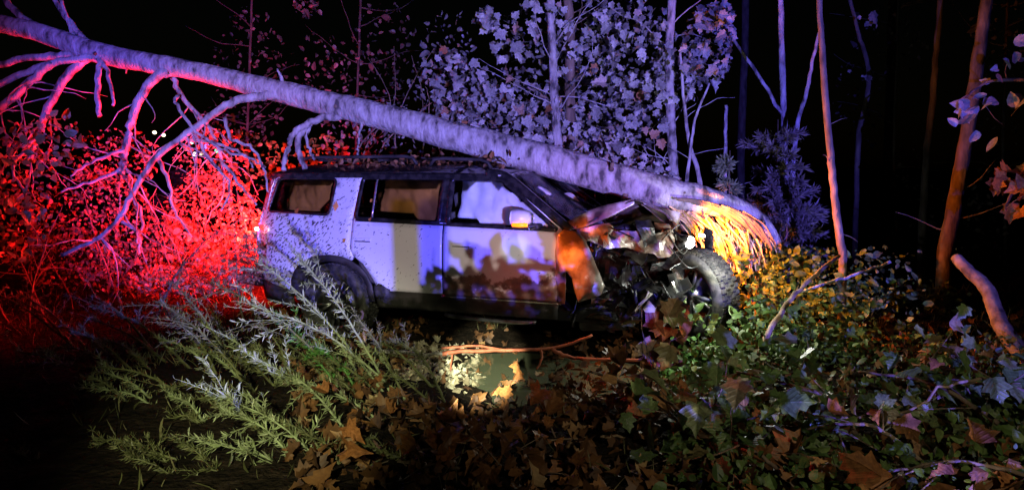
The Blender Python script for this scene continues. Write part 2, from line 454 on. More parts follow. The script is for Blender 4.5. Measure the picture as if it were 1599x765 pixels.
M['hood_dark'] = noisy('darkened_hood_paint', [(0.4, (0.025, 0.018, 0.015)), (0.58, (0.09, 0.065, 0.055)), (0.75, (0.30, 0.28, 0.28))], 3.5, 0.32, 6, 0.4, 9, coat=0.5)  # hood paint darker throughout, blotched at random
M['black_gloss'] = noisy('black_gloss_paint', [(0.4, (0.008, 0.008, 0.009)), (0.75, (0.03, 0.028, 0.026))], 14, 0.22, 6, 0.0, coat=0.4)
M['cladding'] = noisy('black_cladding', [(0.35, (0.010, 0.010, 0.010)), (0.6, (0.035, 0.032, 0.03)), (0.8, (0.10, 0.09, 0.08))], 6, 0.6, 6, 0.3)
M['liner'] = mat('wheel_liner', (0.01, 0.01, 0.01), 0.95)
M['rubber'] = noisy('tyre_rubber', [(0.4, (0.015, 0.015, 0.015)), (0.7, (0.06, 0.055, 0.05))], 18, 0.75, 6, 0.3)
M['alloy'] = noisy('alloy_wheel', [(0.4, (0.06, 0.06, 0.06)), (0.7, (0.30, 0.30, 0.31))], 8, 0.35, 4, 0.1, metal=0.8)
M['chrome'] = mat('bright_trim', (0.75, 0.75, 0.76), 0.2, 0.9)
M['steel'] = noisy('torn_steel', [(0.40, (0.012, 0.012, 0.013)), (0.6, (0.05, 0.05, 0.055)), (0.78, (0.24, 0.24, 0.26))], 7, 0.35, 6, 0.6, 20, metal=0.7)
M['plastic'] = noisy('engine_plastic', [(0.4, (0.008, 0.008, 0.008)), (0.75, (0.05, 0.048, 0.045))], 9, 0.4, 5, 0.4)
M['airbag'] = noisy('airbag_cloth', [(0.4, (0.62, 0.61, 0.60)), (0.7, (0.78, 0.77, 0.76))], 5, 0.8, 5, 0.35, 9, dist=0.03)
M['interior'] = mat('cabin_trim', (0.05, 0.045, 0.04), 0.8)
M['headliner'] = mat('headliner', (0.30, 0.28, 0.25), 0.9)
M['seat'] = noisy('seat_cloth', [(0.4, (0.10, 0.09, 0.08)), (0.7, (0.16, 0.15, 0.13))], 20, 0.8)
M['glass_clear'] = glass('clear_window_glass', (0.90, 0.93, 0.94))
M['glass_tint'] = glass('tinted_window_glass', (0.74, 0.62, 0.42))
M['glass_shield'] = glass('windscreen_glass', (0.72, 0.74, 0.74), 0.08)
M['lamp_red'] = emit('tail_lamp_red', (1.0, 0.015, 0.01), 6)
M['lamp_amber'] = emit('indicator_amber', (1.0, 0.16, 0.005), 3.5)
M['lamp_white'] = emit('head_lamp_white', (1.0, 0.95, 0.85), 25)
M['emblem'] = mat('emblem_copper', (0.70, 0.30, 0.08), 0.4, 0.3)

def prof(tab, z):
    if z <= tab[0][0]: return tab[0][1]
    for (a, ya), (b, yb) in zip(tab, tab[1:]):
        if z <= b:
            t = (z - a) / (b - a); return ya + (yb - ya) * t
    return tab[-1][1]
HW = [(0.30, 0.90), (0.42, 0.955), (0.52, 0.975), (0.7, 0.995), (0.95, 1.0), (1.10, 0.993), (1.2, 0.982), (1.245, 0.975), (1.26, 0.958), (1.33, 0.945), (1.40, 0.93), (1.60, 0.875), (1.76, 0.825), (1.82, 0.80)]
def hw(x, z):
    y = prof(HW, z)
    if x < -0.62: y -= 0.62 * ((-0.62 - x) ** 2) * 1.6
    if x > 2.9: y -= 0.10 * ((x - 2.9) ** 2)
    # flared rear arch
    d = math.hypot(x - 0.02, z - 0.44)
    if z < 1.1: y += 0.022 * math.exp(-((d - 0.60) / 0.12) ** 2)
    return y

def inside(p, poly):
    c = False; n = len(poly); x, y = p
    for i in range(n):
        x1, y1 = poly[i]; x2, y2 = poly[(i + 1) % n]
        if (y1 > y) != (y2 > y) and x < (x2 - x1) * (y - y1) / (y2 - y1) + x1: c = not c
    return c
def dense(poly, step=0.09):
    out = []
    for i in range(len(poly)):
        a = Vector(poly[i]); b = Vector(poly[(i + 1) % len(poly)])
        n = max(1, int((b - a).length / step))
        out += [tuple(a + (b - a) * k / n) for k in range(n)]
    return out
def rnd_poly(poly, r=0.05, n=4):
    """round the corners of a polygon"""
    out = []
    m = len(poly)
    for i in range(m):
        p = Vector(poly[i]); a = Vector(poly[i - 1]) - p; b = Vector(poly[(i + 1) % m]) - p
        rr = min(r, a.length * 0.45, b.length * 0.45)
        p1 = p + a.normalized() * rr; p2 = p + b.normalized() * rr
        for k in range(n + 1):
            t = k / n
            out.append(tuple(p1 * (1 - t) ** 2 + p * 2 * t * (1 - t) + p2 * t * t))
    return out
def panel(name, outline, holes, m, side=-1, parent=None, thick=0.03, inset=0.0, step=0.075, wobble=None, bevel=0.0):
    outline = dense(outline, step); holes = [dense(h, step) for h in holes]
    vs = list(outline); edges = [(i, (i + 1) % len(outline)) for i in range(len(outline))]
    for h in holes:
        b = len(vs); vs += h; edges += [(b + i, b + (i + 1) % len(h)) for i in range(len(h))]
    x0 = min(p[0] for p in outline); x1 = max(p[0] for p in outline); z0 = min(p[1] for p in outline); z1 = max(p[1] for p in outline)
    allp = np.array(vs)
    x = x0 + step / 2
    while x < x1:
        z = z0 + step / 2
        while z < z1:
            if inside((x, z), outline) and not any(inside((x, z), h) for h in holes):
                if np.min(np.hypot(allp[:, 0] - x, allp[:, 1] - z)) > step * 0.45: vs.append((x, z))
            z += step
        x += step
    r = delaunay_2d_cdt([Vector(p) for p in vs], edges, [], 0, 1e-5)
    mb = MB()
    for p in r[0]:
        y = hw(p.x, p.y) - inset
        if wobble: y += wobble(p.x, p.y)
        mb.v.append((p.x, side * y, p.y))
    for f in r[2]:
        c = (sum(r[0][i].x for i in f) / 3, sum(r[0][i].y for i in f) / 3)
        if inside(c, outline) and not any(inside(c, h) for h in holes):
            mb.f.append(tuple(f) if side < 0 else tuple(reversed(f)))
    me_o = mb.build(name, m, parent or car, True, thick, bevel, -1.0)
    return me_o

belt = lambda x: 1.345 - 0.020 * (x + 0.8)
TOP = 1.745
w_quarter = rnd_poly([(-0.86, belt(-.8) + .02), (-0.02, belt(0) + .015), (0.02, TOP - .005), (-0.74, TOP - .005)], 0.07)
w_rear = rnd_poly([(0.30, belt(.3) - .0), (1.265, belt(1.2) - .01), (1.285, TOP), (0.34, TOP)], 0.05)
w_front = rnd_poly([(1.36, belt(1.4) - .01), (2.50, belt(2.5) - .01), (2.46, belt(2.5) + .02), (1.90, TOP - .012), (1.36, TOP - .005)], 0.045)
arch = []
for k in range(13):
    a = PI * k / 12
    arch.append((0.02 + 0.52 * math.cos(PI - a), 0.46 + 0.475 * math.sin(a) ** 0.72))
q_out = [(-0.93, 0.62), (-1.03, 0.75), (-1.065, 0.95), (-1.06, 1.22), (-1.03, 1.34), (-0.90, 1.79), (0.318, 1.79), (0.262, 1.33), (0.262, 1.02), (0.45, 0.86), (0.545, 0.60)] + \
        [p for p in reversed(arch)][0:-1] + [(-0.52, 0.50), (-0.62, 0.52)]
# simplify quarter outline so it follows the wheel opening
q_out = [(-0.93, 0.60), (-1.03, 0.75), (-1.065, 0.95), (-1.06, 1.22), (-1.03, 1.34), (-0.90, 1.79), (0.318, 1.79), (0.262, 1.33), (0.262, 1.02), (0.30, 0.95)] + \
        [(0.30, 0.905)] + [p for p in reversed(arch) if p[0] < 0.28] + [(-0.50, 0.52), (-0.62, 0.55)]
panel('rear_quarter_panel', q_out, [w_quarter], M['paint'])
rd_out = [(0.268, 1.02), (0.268, 1.33), (0.324, 1.79), (1.318, 1.79), (1.318, 0.585), (0.66, 0.585), (0.575, 0.63), (0.51, 0.74), (0.42, 0.86), (0.306, 0.935)]
rear_door = panel('rear_door', rd_out, [w_rear], M['paint'])
fd_out = [(1.325, 0.585), (1.325, 1.79), (1.86, 1.79), (2.0, 1.735), (2.545, 1.285), (2.56, 1.1), (2.54, 0.7), (2.50, 0.585)]
dent = lambda x, z: -0.035 * math.exp(-((x - 2.25) / 0.35) ** 2 - ((z - 0.85) / 0.22) ** 2) + 0.010 * noise.noise(Vector((x * 5, z * 5, 0)))
front_door = panel('front_door', fd_out, [w_front], M['paint_front'], wobble=dent)
# far side
panel('rear_quarter_panel', q_out, [w_quarter], M['paint'], side=1)
panel('rear_door', rd_out, [w_rear], M['paint'], side=1)
panel('front_door', fd_out, [w_front], M['paint'], side=1)

def ring(name, hole, m, side, inset, grow, parent, thick=0.02):
    c = Vector((sum(p[0] for p in hole) / len(hole), sum(p[1] for p in hole) / len(hole)))
    big = []
    for i in range(len(hole)):
        t = (Vector(hole[(i + 1) % len(hole)]) - Vector(hole[i - 1])).normalized()
        nrm = Vector((t.y, -t.x)); p = Vector(hole[i])
        if (p - c).dot(nrm) < 0: nrm = -nrm
        big.append((p, nrm))
    mb = MB(); n = len(hole)
    for p, nr in big:
        a = p + nr * grow; b = p - nr * 0.018
        for q in (a, b):
            mb.v.append((q.x, side * (hw(q.x, q.y) + inset), q.y))
    for i in range(n):
        j = (i + 1) % n
        mb.f.append((2 * i, 2 * j, 2 * j + 1, 2 * i + 1))
    return mb.build(name, m, parent, True, thick, 0, 0)
for side in (-1, 1):
    for hole, gm, nm in ((w_quarter, M['glass_tint'], 'quarter_window'), (w_rear, M['glass_tint'], 'rear_door_window'), (w_front, M['glass_clear'], 'front_door_window')):
        wo = panel(nm, hole, [], gm, side, thick=0.004, inset=0.012, step=0.12)
        ring('window_frame', hole, M['black_gloss'], side, 0.002, 0.022 if hole is not w_quarter else 0.006, wo)
# black trim over the front of the rear door and the pillar between the doors
for side in (-1,):
    panel('door_pillar', [(1.245, 1.305), (1.39, 1.30), (1.40, 1.755), (1.255, 1.755)], [], M['black_gloss'], side, thick=0.012, inset=-0.006)
    panel('window_divider', [(0.485, 1.325), (0.505, 1.325), (0.515, 1.75), (0.495, 1.75)], [], M['chrome'], side, thick=0.01, inset=-0.004)
    panel('belt_trim', [(0.30, belt(.3) - .03), (2.5, belt(2.5) - .028), (2.5, belt(2.5) - .008), (0.30, belt(.3) - .01)], [], M['black_gloss'], side, thick=0.012, inset=-0.006)
    # door shut lines
    panel('shut_line', [(1.316, 0.59), (1.327, 0.59), (1.327, 1.30), (1.316, 1.30)], [], M['liner'], side, thick=0.004, inset=-0.0015)
# creased shoulder strip (bright edge under the quarter window)
panel('rear_pillar_strip', rnd_poly([(-0.945, 1.375), (-0.915, 1.375), (-0.815, 1.735), (-0.845, 1.735)], 0.008, 2), [], M['chrome'], -1, thick=0.006, inset=-0.004)

# roof
def roof_fn(u, v):
    x = -0.93 + u * 2.86
    yv = -1 + 2 * v
    w = 0.815 - 0.05 * max(0, (u - 0.85) / 0.15) ** 2
    z = 1.775 + 0.115 * (1 - abs(yv) ** 3.2) - 0.05 * max(0, (u - 0.7) / 0.3) ** 2 - 0.04 * max(0, (0.12 - u) / 0.12) ** 2
    # dented by the trunk towards the front on the far side
    z -= 0.06 * math.exp(-((x - 1.8) / 0.25) ** 2 - ((yv - 0.2) / 0.5) ** 2)
    return (x, yv * w, z)
MB().grid(roof_fn, 36, 20).build('roof', M['black_gloss'], car, True, 0.03, 0, -1)
def rail_side(u, v):
    x = -0.94 + u * 2.86
    z0 = 1.742 + 0.035 * v * 1.3
    return (x, -(hw(x, 1.75) + 0.004 - 0.012 * v), z0 + (0 if u < 0.97 else -0.05 * (u - 0.97) / 0.03))
MB().grid(rail_side, 30, 3).build('roof_edge_trim', M['black_gloss'], car, True, 0.012, 0, 1)
for side in (-1, 1):
    rr = MB().tube([(-0.55, side * 0.70, 1.885), (-0.50, side * 0.70, 1.945), (-0.40, side * 0.70, 1.962), (0.75, side * 0.70, 1.968), (0.85, side * 0.70, 1.95), (0.90, side * 0.70, 1.885)], [0.018] * 6, 8).build('roof_rail', M['cladding'], car)
    rr = MB().tube([(1.05, side * 0.70, 1.875), (1.10, side * 0.70, 1.935), (1.2, side * 0.70, 1.945), (1.62, side * 0.70, 1.93), (1.70, side * 0.70, 1.90), (1.73, side * 0.70, 1.84)], [0.018] * 6, 8).build('roof_rail', M['cladding'], car)
for x in (-0.3, 0.45, 1.3):
    MB().box((x, 0, 1.93), (0.06, 1.36, 0.025)).build('cross_bar', M['cladding'], car, False, 0, 0.006)
# debris on the roof is a separate pile of twigs (below)

# windscreen and pillars
def shield(u, v):
    yv = -1 + 2 * v
    top = Vector((1.90, yv * 0.74, 1.775)); bot = Vector((2.68, yv * 0.86, 1.255))
    p = top.lerp(bot, u)
    bow = 0.10 * (1 - yv * yv)
    sag = -0.13 * math.exp(-((u - 0.3) / 0.35) ** 2 - ((yv - 0.45) / 0.5) ** 2)
    return (p.x + bow, p.y, p.z + bow * 0.45 + sag + 0.012 * noise.noise(Vector((u * 6, v * 8, 0))))
ws = MB().grid(shield, 16, 20).build('windscreen', M['glass_shield'], car, True, 0.006)
for side in (-1, 1):
    pth = [(1.72, side * 0.795, 1.79), (1.92, side * 0.80, 1.765), (2.25, side * 0.865, 1.535), (2.52, side * 0.915, 1.335), (2.64, side * 0.93, 1.25)]
    MB().tube(interp(pth, 3), [0.05] * 13, 8).build('windscreen_pillar', M['black_gloss'], car)
    pth = [(1.86, side * 0.832, 1.775), (2.0, side * 0.838, 1.735), (2.28, side * 0.90, 1.515), (2.545, side * 0.95, 1.300)]
    MB().tube(interp(pth, 3), [0.014] * 10, 6).build('pillar_strip', M['paint'], car)
MB().box((2.66, 0, 1.235), (0.22, 1.7, 0.04), Euler((0, rad(8), 0))).build('cowl', M['plastic'], car, False, 0, 0.01)

# tailgate, lamps
def gate(u, v):
    yv = -1 + 2 * v
    z = 0.60 + u * 1.19
    x = prof([(0.60, -0.97), (0.75, -1.06), (0.95, -1.10), (1.22, -1.095), (1.34, -1.06), (1.79, -0.93)], z) - 0.04 * (1 - yv * yv)
    w = hw(-0.95, z) - 0.02
    return (x + 0.08 * abs(yv) ** 6, yv * w, z)
MB().grid(gate, 16, 16).build('tailgate', M['paint'], car, True, 0.03)
bar = MB()
pth = []
for k in range(25):
    yv = -1 + 2 * k / 24
    e = max(0, abs(yv) - 0.86) / 0.14
    pth.append((-1.135 + 0.035 * yv * yv + 0.17 * e ** 1.5, yv * 0.925 - math.copysign(0.0, yv), 1.185))
pth = [(-0.93, -0.955, 1.185), (-1.0, -0.935, 1.185)] + [p for p in pth if abs(p[1]) < 0.9] + [(-1.0, 0.935, 1.185), (-0.93, 0.955, 1.185)]
for i, p in enumerate(pth):
    for dz, off in ((-0.035, 0), (0.035, 0)):
        bar.v.append((p[0] - 0.012, p[1] * 1.012, p[2] + dz))
for i in range(len(pth) - 1): bar.f.append((2 * i, 2 * i + 1, 2 * i + 3, 2 * i + 2))
tl = bar.build('tail_light_bar', M['lamp_red'], car, True, 0.03)
MB().tube([(-0.945, -0.967, 1.178), (-0.945, -0.985, 1.178)], [0.02, 0.02], 12).build('tail_lamp_bulb', M['lamp_white'], tl)
panel('tail_light_side', rnd_poly([(-1.05, 1.15), (-0.915, 1.155), (-0.905, 1.215), (-1.05, 1.22)], .015, 3), [], M['lamp_red'], -1, thick=.012, inset=-.008)
def car_light(name, loc, typ, watts, color, size=0.05, rot=None, spread=None):
    d = bpy.data.lights.new(name, typ); d.energy = watts; d.color = color
    if typ == 'AREA':
        d.shape = 'RECTANGLE'; d.size = 0.10; d.size_y = 1.7
        d.size = 1.7; d.size_y = 0.10
    else: d.shadow_soft_size = size
    o = bpy.data.objects.new(name, d); col.objects.link(o); o.parent = car; o.location = loc
    if rot: o.rotation_euler = rot
    return o
# brake light bar throws its red behind the vehicle
lo = car_light('brake_light', (-1.20, -0.1, 1.18), 'AREA', 1150, (1.0, 0.012, 0.012))
lo.rotation_euler = Vector((-1, -0.12, -0.1)).to_track_quat('-Z', 'X').to_euler()
lo.rotation_euler = (Matrix(((0, 0, 1), (-1, 0, 0), (0, -1, 0)))).to_euler()
MB().box((-1.06, 0, 0.62), (0.18, 1.7, 0.22)).build('rear_bumper', M['cladding'], car, False, 0, 0.04)

for side in (-1, 1):
    panel('bumper_side', [(-0.99, 0.36), (-0.50, 0.33), (-0.49, 0.53), (-0.62, 0.555), (-0.93, 0.61), (-1.0, 0.66)], [], M['cladding'], side, thick=0.03, inset=-0.004)
# wheel opening cladding and liner
for side in (-1, 1):
    mb = MB()
    A2 = [(p[0], p[1]) for p in arch]
    n = len(A2)
    for p in A2:
        c = Vector((0.02, 0.46)); d = (Vector(p) - c)
        o1 = c + d * 1.0; i1 = c + d * 0.86
        mb.v += [(o1.x, side * (hw(o1.x, o1.y) + 0.012), o1.y), (i1.x, side * (hw(i1.x, i1.y) + 0.004), i1.y), (i1.x * 0.98, side * 0.72, i1.y)]
    for i in range(n - 1):
        mb.f += [(3 * i, 3 * i + 3, 3 * i + 4, 3 * i + 1), (3 * i + 1, 3 * i + 4, 3 * i + 5, 3 * i + 2)]
    mb.build('wheel_arch', M['cladding'], car, True, 0.012)
    panel('arch_flare', [(0.54, 0.50), (0.54, 0.62), (0.60, 0.66), (0.72, 0.60), (0.72, 0.50)], [], M['cladding'], side, thick=0.02, inset=-0.006)
    # rocker cladding, running board
    panel('rocker_cladding', [(0.55, 0.585), (2.52, 0.585), (2.50, 0.40), (0.55, 0.40)], [], M['cladding'], side, thick=0.03, inset=0.004)
    panel('rocker_trim', [(1.30, 0.560), (2.55, 0.556), (2.55, 0.572), (1.30, 0.576)], [], M['chrome'] if side < 0 else M['cladding'], side, thick=0.01, inset=-0.006)
    MB().tube(interp([(1.35, side * 1.0, 0.385), (1.5, side * 1.03, 0.375), (2.1, side * 1.03, 0.365), (2.3, side * 0.98, 0.37)], 4), [0.02] * 13, 8).build('running_board', M['alloy'], car)
MB().box((1.2, 0, 0.42), (3.6, 1.6, 0.12)).build('underbody', M['liner'], car, False, 0, 0.03)

# wheels
def wheel(loc, rot, name='wheel'):
    e = MB()
    n = 40
    prof_t = [(0.27, -0.10), (0.30, -0.125), (0.36, -0.135), (0.40, -0.12), (0.415, -0.09), (0.418, 0.0), (0.415, 0.09), (0.40, 0.12), (0.36, 0.135), (0.30, 0.125), (0.27, 0.10)]
    k = len(prof_t)
    for i in range(n):
        a = 2 * PI * i / n
        for r, y in prof_t:
            rr = r
            e.v.append((rr * math.cos(a), y, rr * math.sin(a)))
    for i in range(n):
        for j in range(k - 1):
            e.f.append((i * k + j, ((i + 1) % n) * k + j, ((i + 1) % n) * k + j + 1, i * k + j + 1))
    tyre = e.build(name, M['rubber'], car)
    tyre.location = loc; tyre.rotation_euler = rot
    tb = MB()
    for i in range(44):
        a = 2 * PI * i / 44
        for row, off in ((-0.085, 0), (-0.03, 0.5), (0.03, 0), (0.085, 0.5)):
            aa = a + off * 2 * PI / 44
            tb.box((0.422 * math.cos(aa), row, 0.422 * math.sin(aa)), (0.018, 0.045, 0.042), Euler((0, -aa, 0.0)))
    t = tb.build('tread', M['rubber'], tyre, False)
    rb = MB()
    # rim: barrel + hub + spokes
    for (r0, y0, r1, y1) in ((0.275, -0.11, 0.255, -0.09), (0.255, -0.09, 0.25, 0.10)):
        b = len(rb.v)
        for i in range(n):
            a = 2 * PI * i / n
            rb.v += [(r0 * math.cos(a), y0, r0 * math.sin(a)), (r1 * math.cos(a), y1, r1 * math.sin(a))]
        for i in range(n):
            j = (i + 1) % n
            rb.f.append((b + 2 * i, b + 2 * j, b + 2 * j + 1, b + 2 * i + 1))
    rb.tube([(0, -0.09, 0), (0, 0.05, 0)], [0.07, 0.07], 16)
    for i in range(5):
        a = 2 * PI * i / 5
        for da in (-0.16, 0.16):
            rb.tube([(0.05 * math.cos(a), -0.075, 0.05 * math.sin(a)), (0.26 * math.cos(a + da), -0.085, 0.26 * math.sin(a + da))], [0.022, 0.017], 6)
    rb.tube([(0, 0.02, 0), (0, 0.035, 0)], [0.19, 0.19], 20)
    rb.build('rim', M['alloy'], tyre)
    return tyre
wheel((0.02, -0.86, 0.41), (0, 0.3, 0))
wheel((0.02, 0.86, 0.41), (0, 0.3, PI))
fwp = CINV @ at(1088, 458, 6.95)
wheel(fwp, (rad(6), 0.2, rad(-36)))

# door handles, mirror, emblem
for (px, py, par) in ((720, 382, front_door), (566, 374, rear_door)):
    p = cp(px, py, -1.0)
    h = MB()
    h.box((p.x, -hw(p.x, p.z) - 0.006, p.z), (0.20, 0.016, 0.030)).build('door_handle', M['paint'], par, False, 0, 0.006)
    MB().box((p.x, -hw(p.x, p.z - .035) - 0.004, p.z - 0.021), (0.19, 0.01, 0.012)).build('handle_edge', M['chrome'], par, False, 0, 0.003)
mp_ = cp(818, 342, -1.13)
mir = MB()
for i in range(9):
    for j in range(16):
        u = i / 8; a = 2 * PI * j / 16
        x = mp_.x + 0.09 - u * 0.19 * 1.0
        r = math.sin(PI * min(1, 0.08 + 0.60 * u)) ** 0.6
        ca, sa = math.cos(a), math.sin(a)
        ca = math.copysign(abs(ca) ** 0.7, ca); sa = math.copysign(abs(sa) ** 0.7, sa)
        mir.v.append((x, mp_.y + ca * 0.125 * r, mp_.z + 0.005 + sa * 0.088 * r * (1 if sa > 0 else 0.85)))
for i in range(8):
    for j in range(16): mir.f.append((i * 16 + j, i * 16 + (j + 1) % 16, (i + 1) * 16 + (j + 1) % 16, (i + 1) * 16 + j))
mir.f.append(tuple(range(16))); mir.f.append(tuple(8 * 16 + k for k in reversed(range(16))))
mo = mir.build('wing_mirror', M['paint_front'], car)
MB().box((mp_.x + 0.06, mp_.y + 0.16, mp_.z - 0.075), (0.10, 0.16, 0.04)).build('mirror_arm', M['cladding'], mo, False, 0, 0.01)
MB().box((mp_.x, mp_.y, mp_.z - 0.082), (0.19, 0.22, 0.03)).build('mirror_base', M['black_gloss'], mo, False, 0, 0.01)
MB().tube([(mp_.x - 0.07, mp_.y - 0.119, mp_.z - 0.047), (mp_.x + 0.0, mp_.y - 0.124, mp_.z - 0.047), (mp_.x + 0.072, mp_.y - 0.100, mp_.z - 0.047)], [0.018, 0.022, 0.018], 8).build('indicator_lamp', M['lamp_amber'], mo)
mi = car_light('mirror_indicator', (mp_.x + 0.10, mp_.y - 0.15, mp_.z - 0.04), 'SPOT', 60, (1.0, 0.15, 0.008), 0.03)
mi.data.spot_size = rad(100); mi.data.spot_blend = 0.6
mi.rotation_euler = Vector((1.0, 0.12, -0.55)).to_track_quat('-Z', 'Y').to_euler()
ep = cp(524, 322, -0.93)
MB().add([(ep.x + dx * 0.05, -hw(ep.x, ep.z + dz * 0.055) - 0.008, ep.z + dz * 0.055) for dx, dz in ((0, 1), (0.72, 0), (0, -1), (-0.72, 0))] +
         [(ep.x + dx * 0.028, -hw(ep.x, ep.z) - 0.014, ep.z + dz * 0.032) for dx, dz in ((0, 1), (0.72, 0), (0, -1), (-0.72, 0))],
         [(0, 1, 5, 4), (1, 2, 6, 5), (2, 3, 7, 6), (3, 0, 4, 7), (4, 5, 6, 7)]).build('diamond_emblem', M['emblem'], car, False, 0.004)

# cabin
for side in (-1, 1):
    panel('door_trim', [(0.33, 0.65), (2.5, 0.65), (2.5, 1.27), (0.33, 1.29)], [], M['interior'], side, thick=0.02, inset=0.06)
panel('far_pillar_trim', [(1.28, 1.3), (1.45, 1.3), (1.45, 1.75), (1.28, 1.75)], [], M['interior'], 1, thick=0.02, inset=0.05)
panel('far_quarter_trim', [(-0.9, 0.7), (0.3, 0.95), (0.3, 1.30), (-0.9, 1.33)], [], M['interior'], 1, thick=0.02, inset=0.05)
MB().grid(lambda u, v: (-0.85 + u * 2.6, (-1 + 2 * v) * 0.74, 1.725 + 0.04 * (1 - (2 * v - 1) ** 2)), 6, 6).build('headliner', M['headliner'], car)
MB().box((0.8, 0, 0.62), (3.3, 1.7, 0.06)).build('cabin_floor', M['interior'], car, False)
def airbag(x0, x1, z0, z1, seed, nm='curtain_airbag'):
    def fn(u, v):
        x = x0 + (x1 - x0) * u; z = z0 + (min(z1, 1.70 - 0.86 * (x - 1.97)) - z0) * v
        w = 0.05 * noise.noise(Vector((x * 3.5 + seed, z * 4, seed))) + 0.035 * noise.noise(Vector((x * 9, z * 7 + x * 5, seed)))
        w += 0.035 * abs(noise.noise(Vector((x * 14 + z * 9, z * 10, seed + 3))))
        return (x, -(hw(x, z) - 0.11) + w, z)
    return MB().grid(fn, 40, 18).build(nm, M['airbag'], car, True, 0.02)
airbag(1.43, 2.42, 1.10, 1.735, 2)
airbag(0.52, 1.30, 1.22, 1.735, 5)
airbag(-0.62, 0.1, 1.28, 1.735, 9)
def blob(name, c, s, m, seed, amp=0.25, par=None):
    bm = bmesh.new(); bmesh.ops.create_icosphere(bm, subdivisions=4, radius=1)
    for v in bm.verts:
        n = noise.noise(v.co * 1.6 + Vector((seed, 0, 0))) * amp + noise.noise(v.co * 4 + Vector((0, seed, 0))) * amp * 0.4
        v.co = Vector((v.co.x * s[0], v.co.y * s[1], v.co.z * s[2])) * (1 + n)
    me = bpy.data.meshes.new(name); bm.to_mesh(me); bm.free()
    me.polygons.foreach_set('use_smooth', [True] * len(me.polygons)); me.materials.append(m)
    o = link(name, me, par or car); o.location = c
    return o
blob('front_airbag', (2.12, -0.50, 1.50), (0.20, 0.22, 0.15), M['airbag'], 3)
blob('front_airbag', (2.20, 0.30, 1.36), (0.22, 0.26, 0.20), M['airbag'], 8)
for x, yv in ((1.55, -0.40), (1.55, 0.40), (0.65, -0.42), (0.65, 0.42)):
    s = MB(); s.box((x - 0.18, yv, 1.08), (0.16, 0.50, 0.66), Euler((0, rad(-14), 0))); s.box((x + 0.12, yv, 0.78), (0.52, 0.50, 0.18)); s.box((x - 0.27, yv, 1.50), (0.10, 0.26, 0.18), Euler((0, rad(-10), 0)))
    s.build('seat', M['seat'], car, False, 0, 0.04)
MB().box((2.42, 0, 1.10), (0.34, 1.6, 0.26)).build('dashboard', M['interior'], car, False, 0, 0.05)

# ------------------------------------------------ the crushed front
def crumple(p, amp, f=4.0, seed=0.0):
    p = Vector(p)
    q = Vector((p.x * f + seed, p.y * f, p.z * f))
    c = noise.cell_vector(q * 0.6)
    return p + Vector((noise.noise(q), noise.noise(q + Vector((7, 0, 0))), noise.noise(q + Vector((0, 9, 0))))) * amp + (c - Vector((0.5, 0.5, 0.5))) * amp * 0.25
def sheet(name, A, B, C, D, nu, nv, m, amp=0.03, f=5, seed=0, bulge=0.0, parent=None, thick=0.006):
    """bent sheet between four corners A-B (start edge) and D-C (end edge)"""
    A, B, C, D = map(Vector, (A, B, C, D)); nr = (B - A).cross(D - A).normalized()
    def fn(u, v):
        p = A.lerp(B, v).lerp(D.lerp(C, v), u) + nr * bulge * 4 * v * (1 - v) * (0.4 + 0.6 * math.sin(PI * u))
        return crumple(p, amp, f, seed)
    return MB().grid(fn, nu, nv).build(name, m, parent or car, False, thick)
# hood, buckled into a ridge
def hood(u, v):
    x = 2.66 + 0.86 * u
    y = -0.86 + 1.66 * v
    near = 1 - v
    z = 1.26 + (0.23 * near + 0.05) * math.sin(PI * min(u * 0.86, 1) ** 1.25) - 0.20 * max(0, u - 0.72) ** 1.2
    z -= 0.10 * math.exp(-((v - 0.75) / 0.2) ** 2)
    p = Vector((x, y, z))
    return crumple(p, 0.040, 4.6, 4)
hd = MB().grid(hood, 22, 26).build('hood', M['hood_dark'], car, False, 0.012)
e0 = [cp(872, 352, -0.92), cp(905, 336, -0.90), cp(945, 320, -0.87), cp(990, 310, -0.84)]
e1 = [cp(880, 362, -0.95), cp(915, 354, -0.95), cp(955, 338, -0.92), cp(990, 318, -0.87)]
def flange(u, v):
    i = min(int(u * 3), 2); t = u * 3 - i
    a = e0[i].lerp(e0[i + 1], t); b = e1[i].lerp(e1[i + 1], t)
    return crumple(a.lerp(b, v), 0.008, 6, 1)
MB().grid(flange, 14, 4).build('hood_edge', M['paint_bent'], hd, True, 0.01)
sheet('hood_flap', cp(992, 311, -0.7), cp(1062, 332, -0.3), cp(1056, 366, -0.35), cp(1036, 346, -0.72), 8, 8, M['paint_bent'], 0.012, 5, 2, 0.02, hd)
# torn wing hanging outward
top = [cp(880, 358, -1.0), cp(900, 360, -1.02), cp(915, 375, -1.06), cp(922, 392, -1.10), cp(932, 418, -1.13), cp(944, 446, -1.16), cp(938, 460, -1.17), cp(908, 470, -1.17)]
bot = [cp(872, 372, -0.99), cp(868, 392, -1.0), cp(869, 410, -1.01), cp(872, 428, -1.04), cp(884, 424, -1.10), cp(893, 434, -1.13), cp(897, 452, -1.16), cp(903, 468, -1.17)]
def wing(u, v):
    i = min(int(u * 7), 6); t = u * 7 - i
    a = top[i].lerp(top[i + 1], t); b = bot[i].lerp(bot[i + 1], t)
    p = a.lerp(b, v); p.y -= 0.085 * math.sin(PI * v) * (1 - 0.4 * u)
    return crumple(p, 0.010, 6, 3)
MB().grid(wing, 28, 10).build('torn_wing', M['paint_bent'], car, True, 0.008)
sheet('wing_stub', cp(868, 408, -1.0), cp(884, 424, -1.03), cp(882, 474, -1.0), cp(872, 474, -0.99), 6, 4, M['paint_bent'], 0.010, 5, 9)
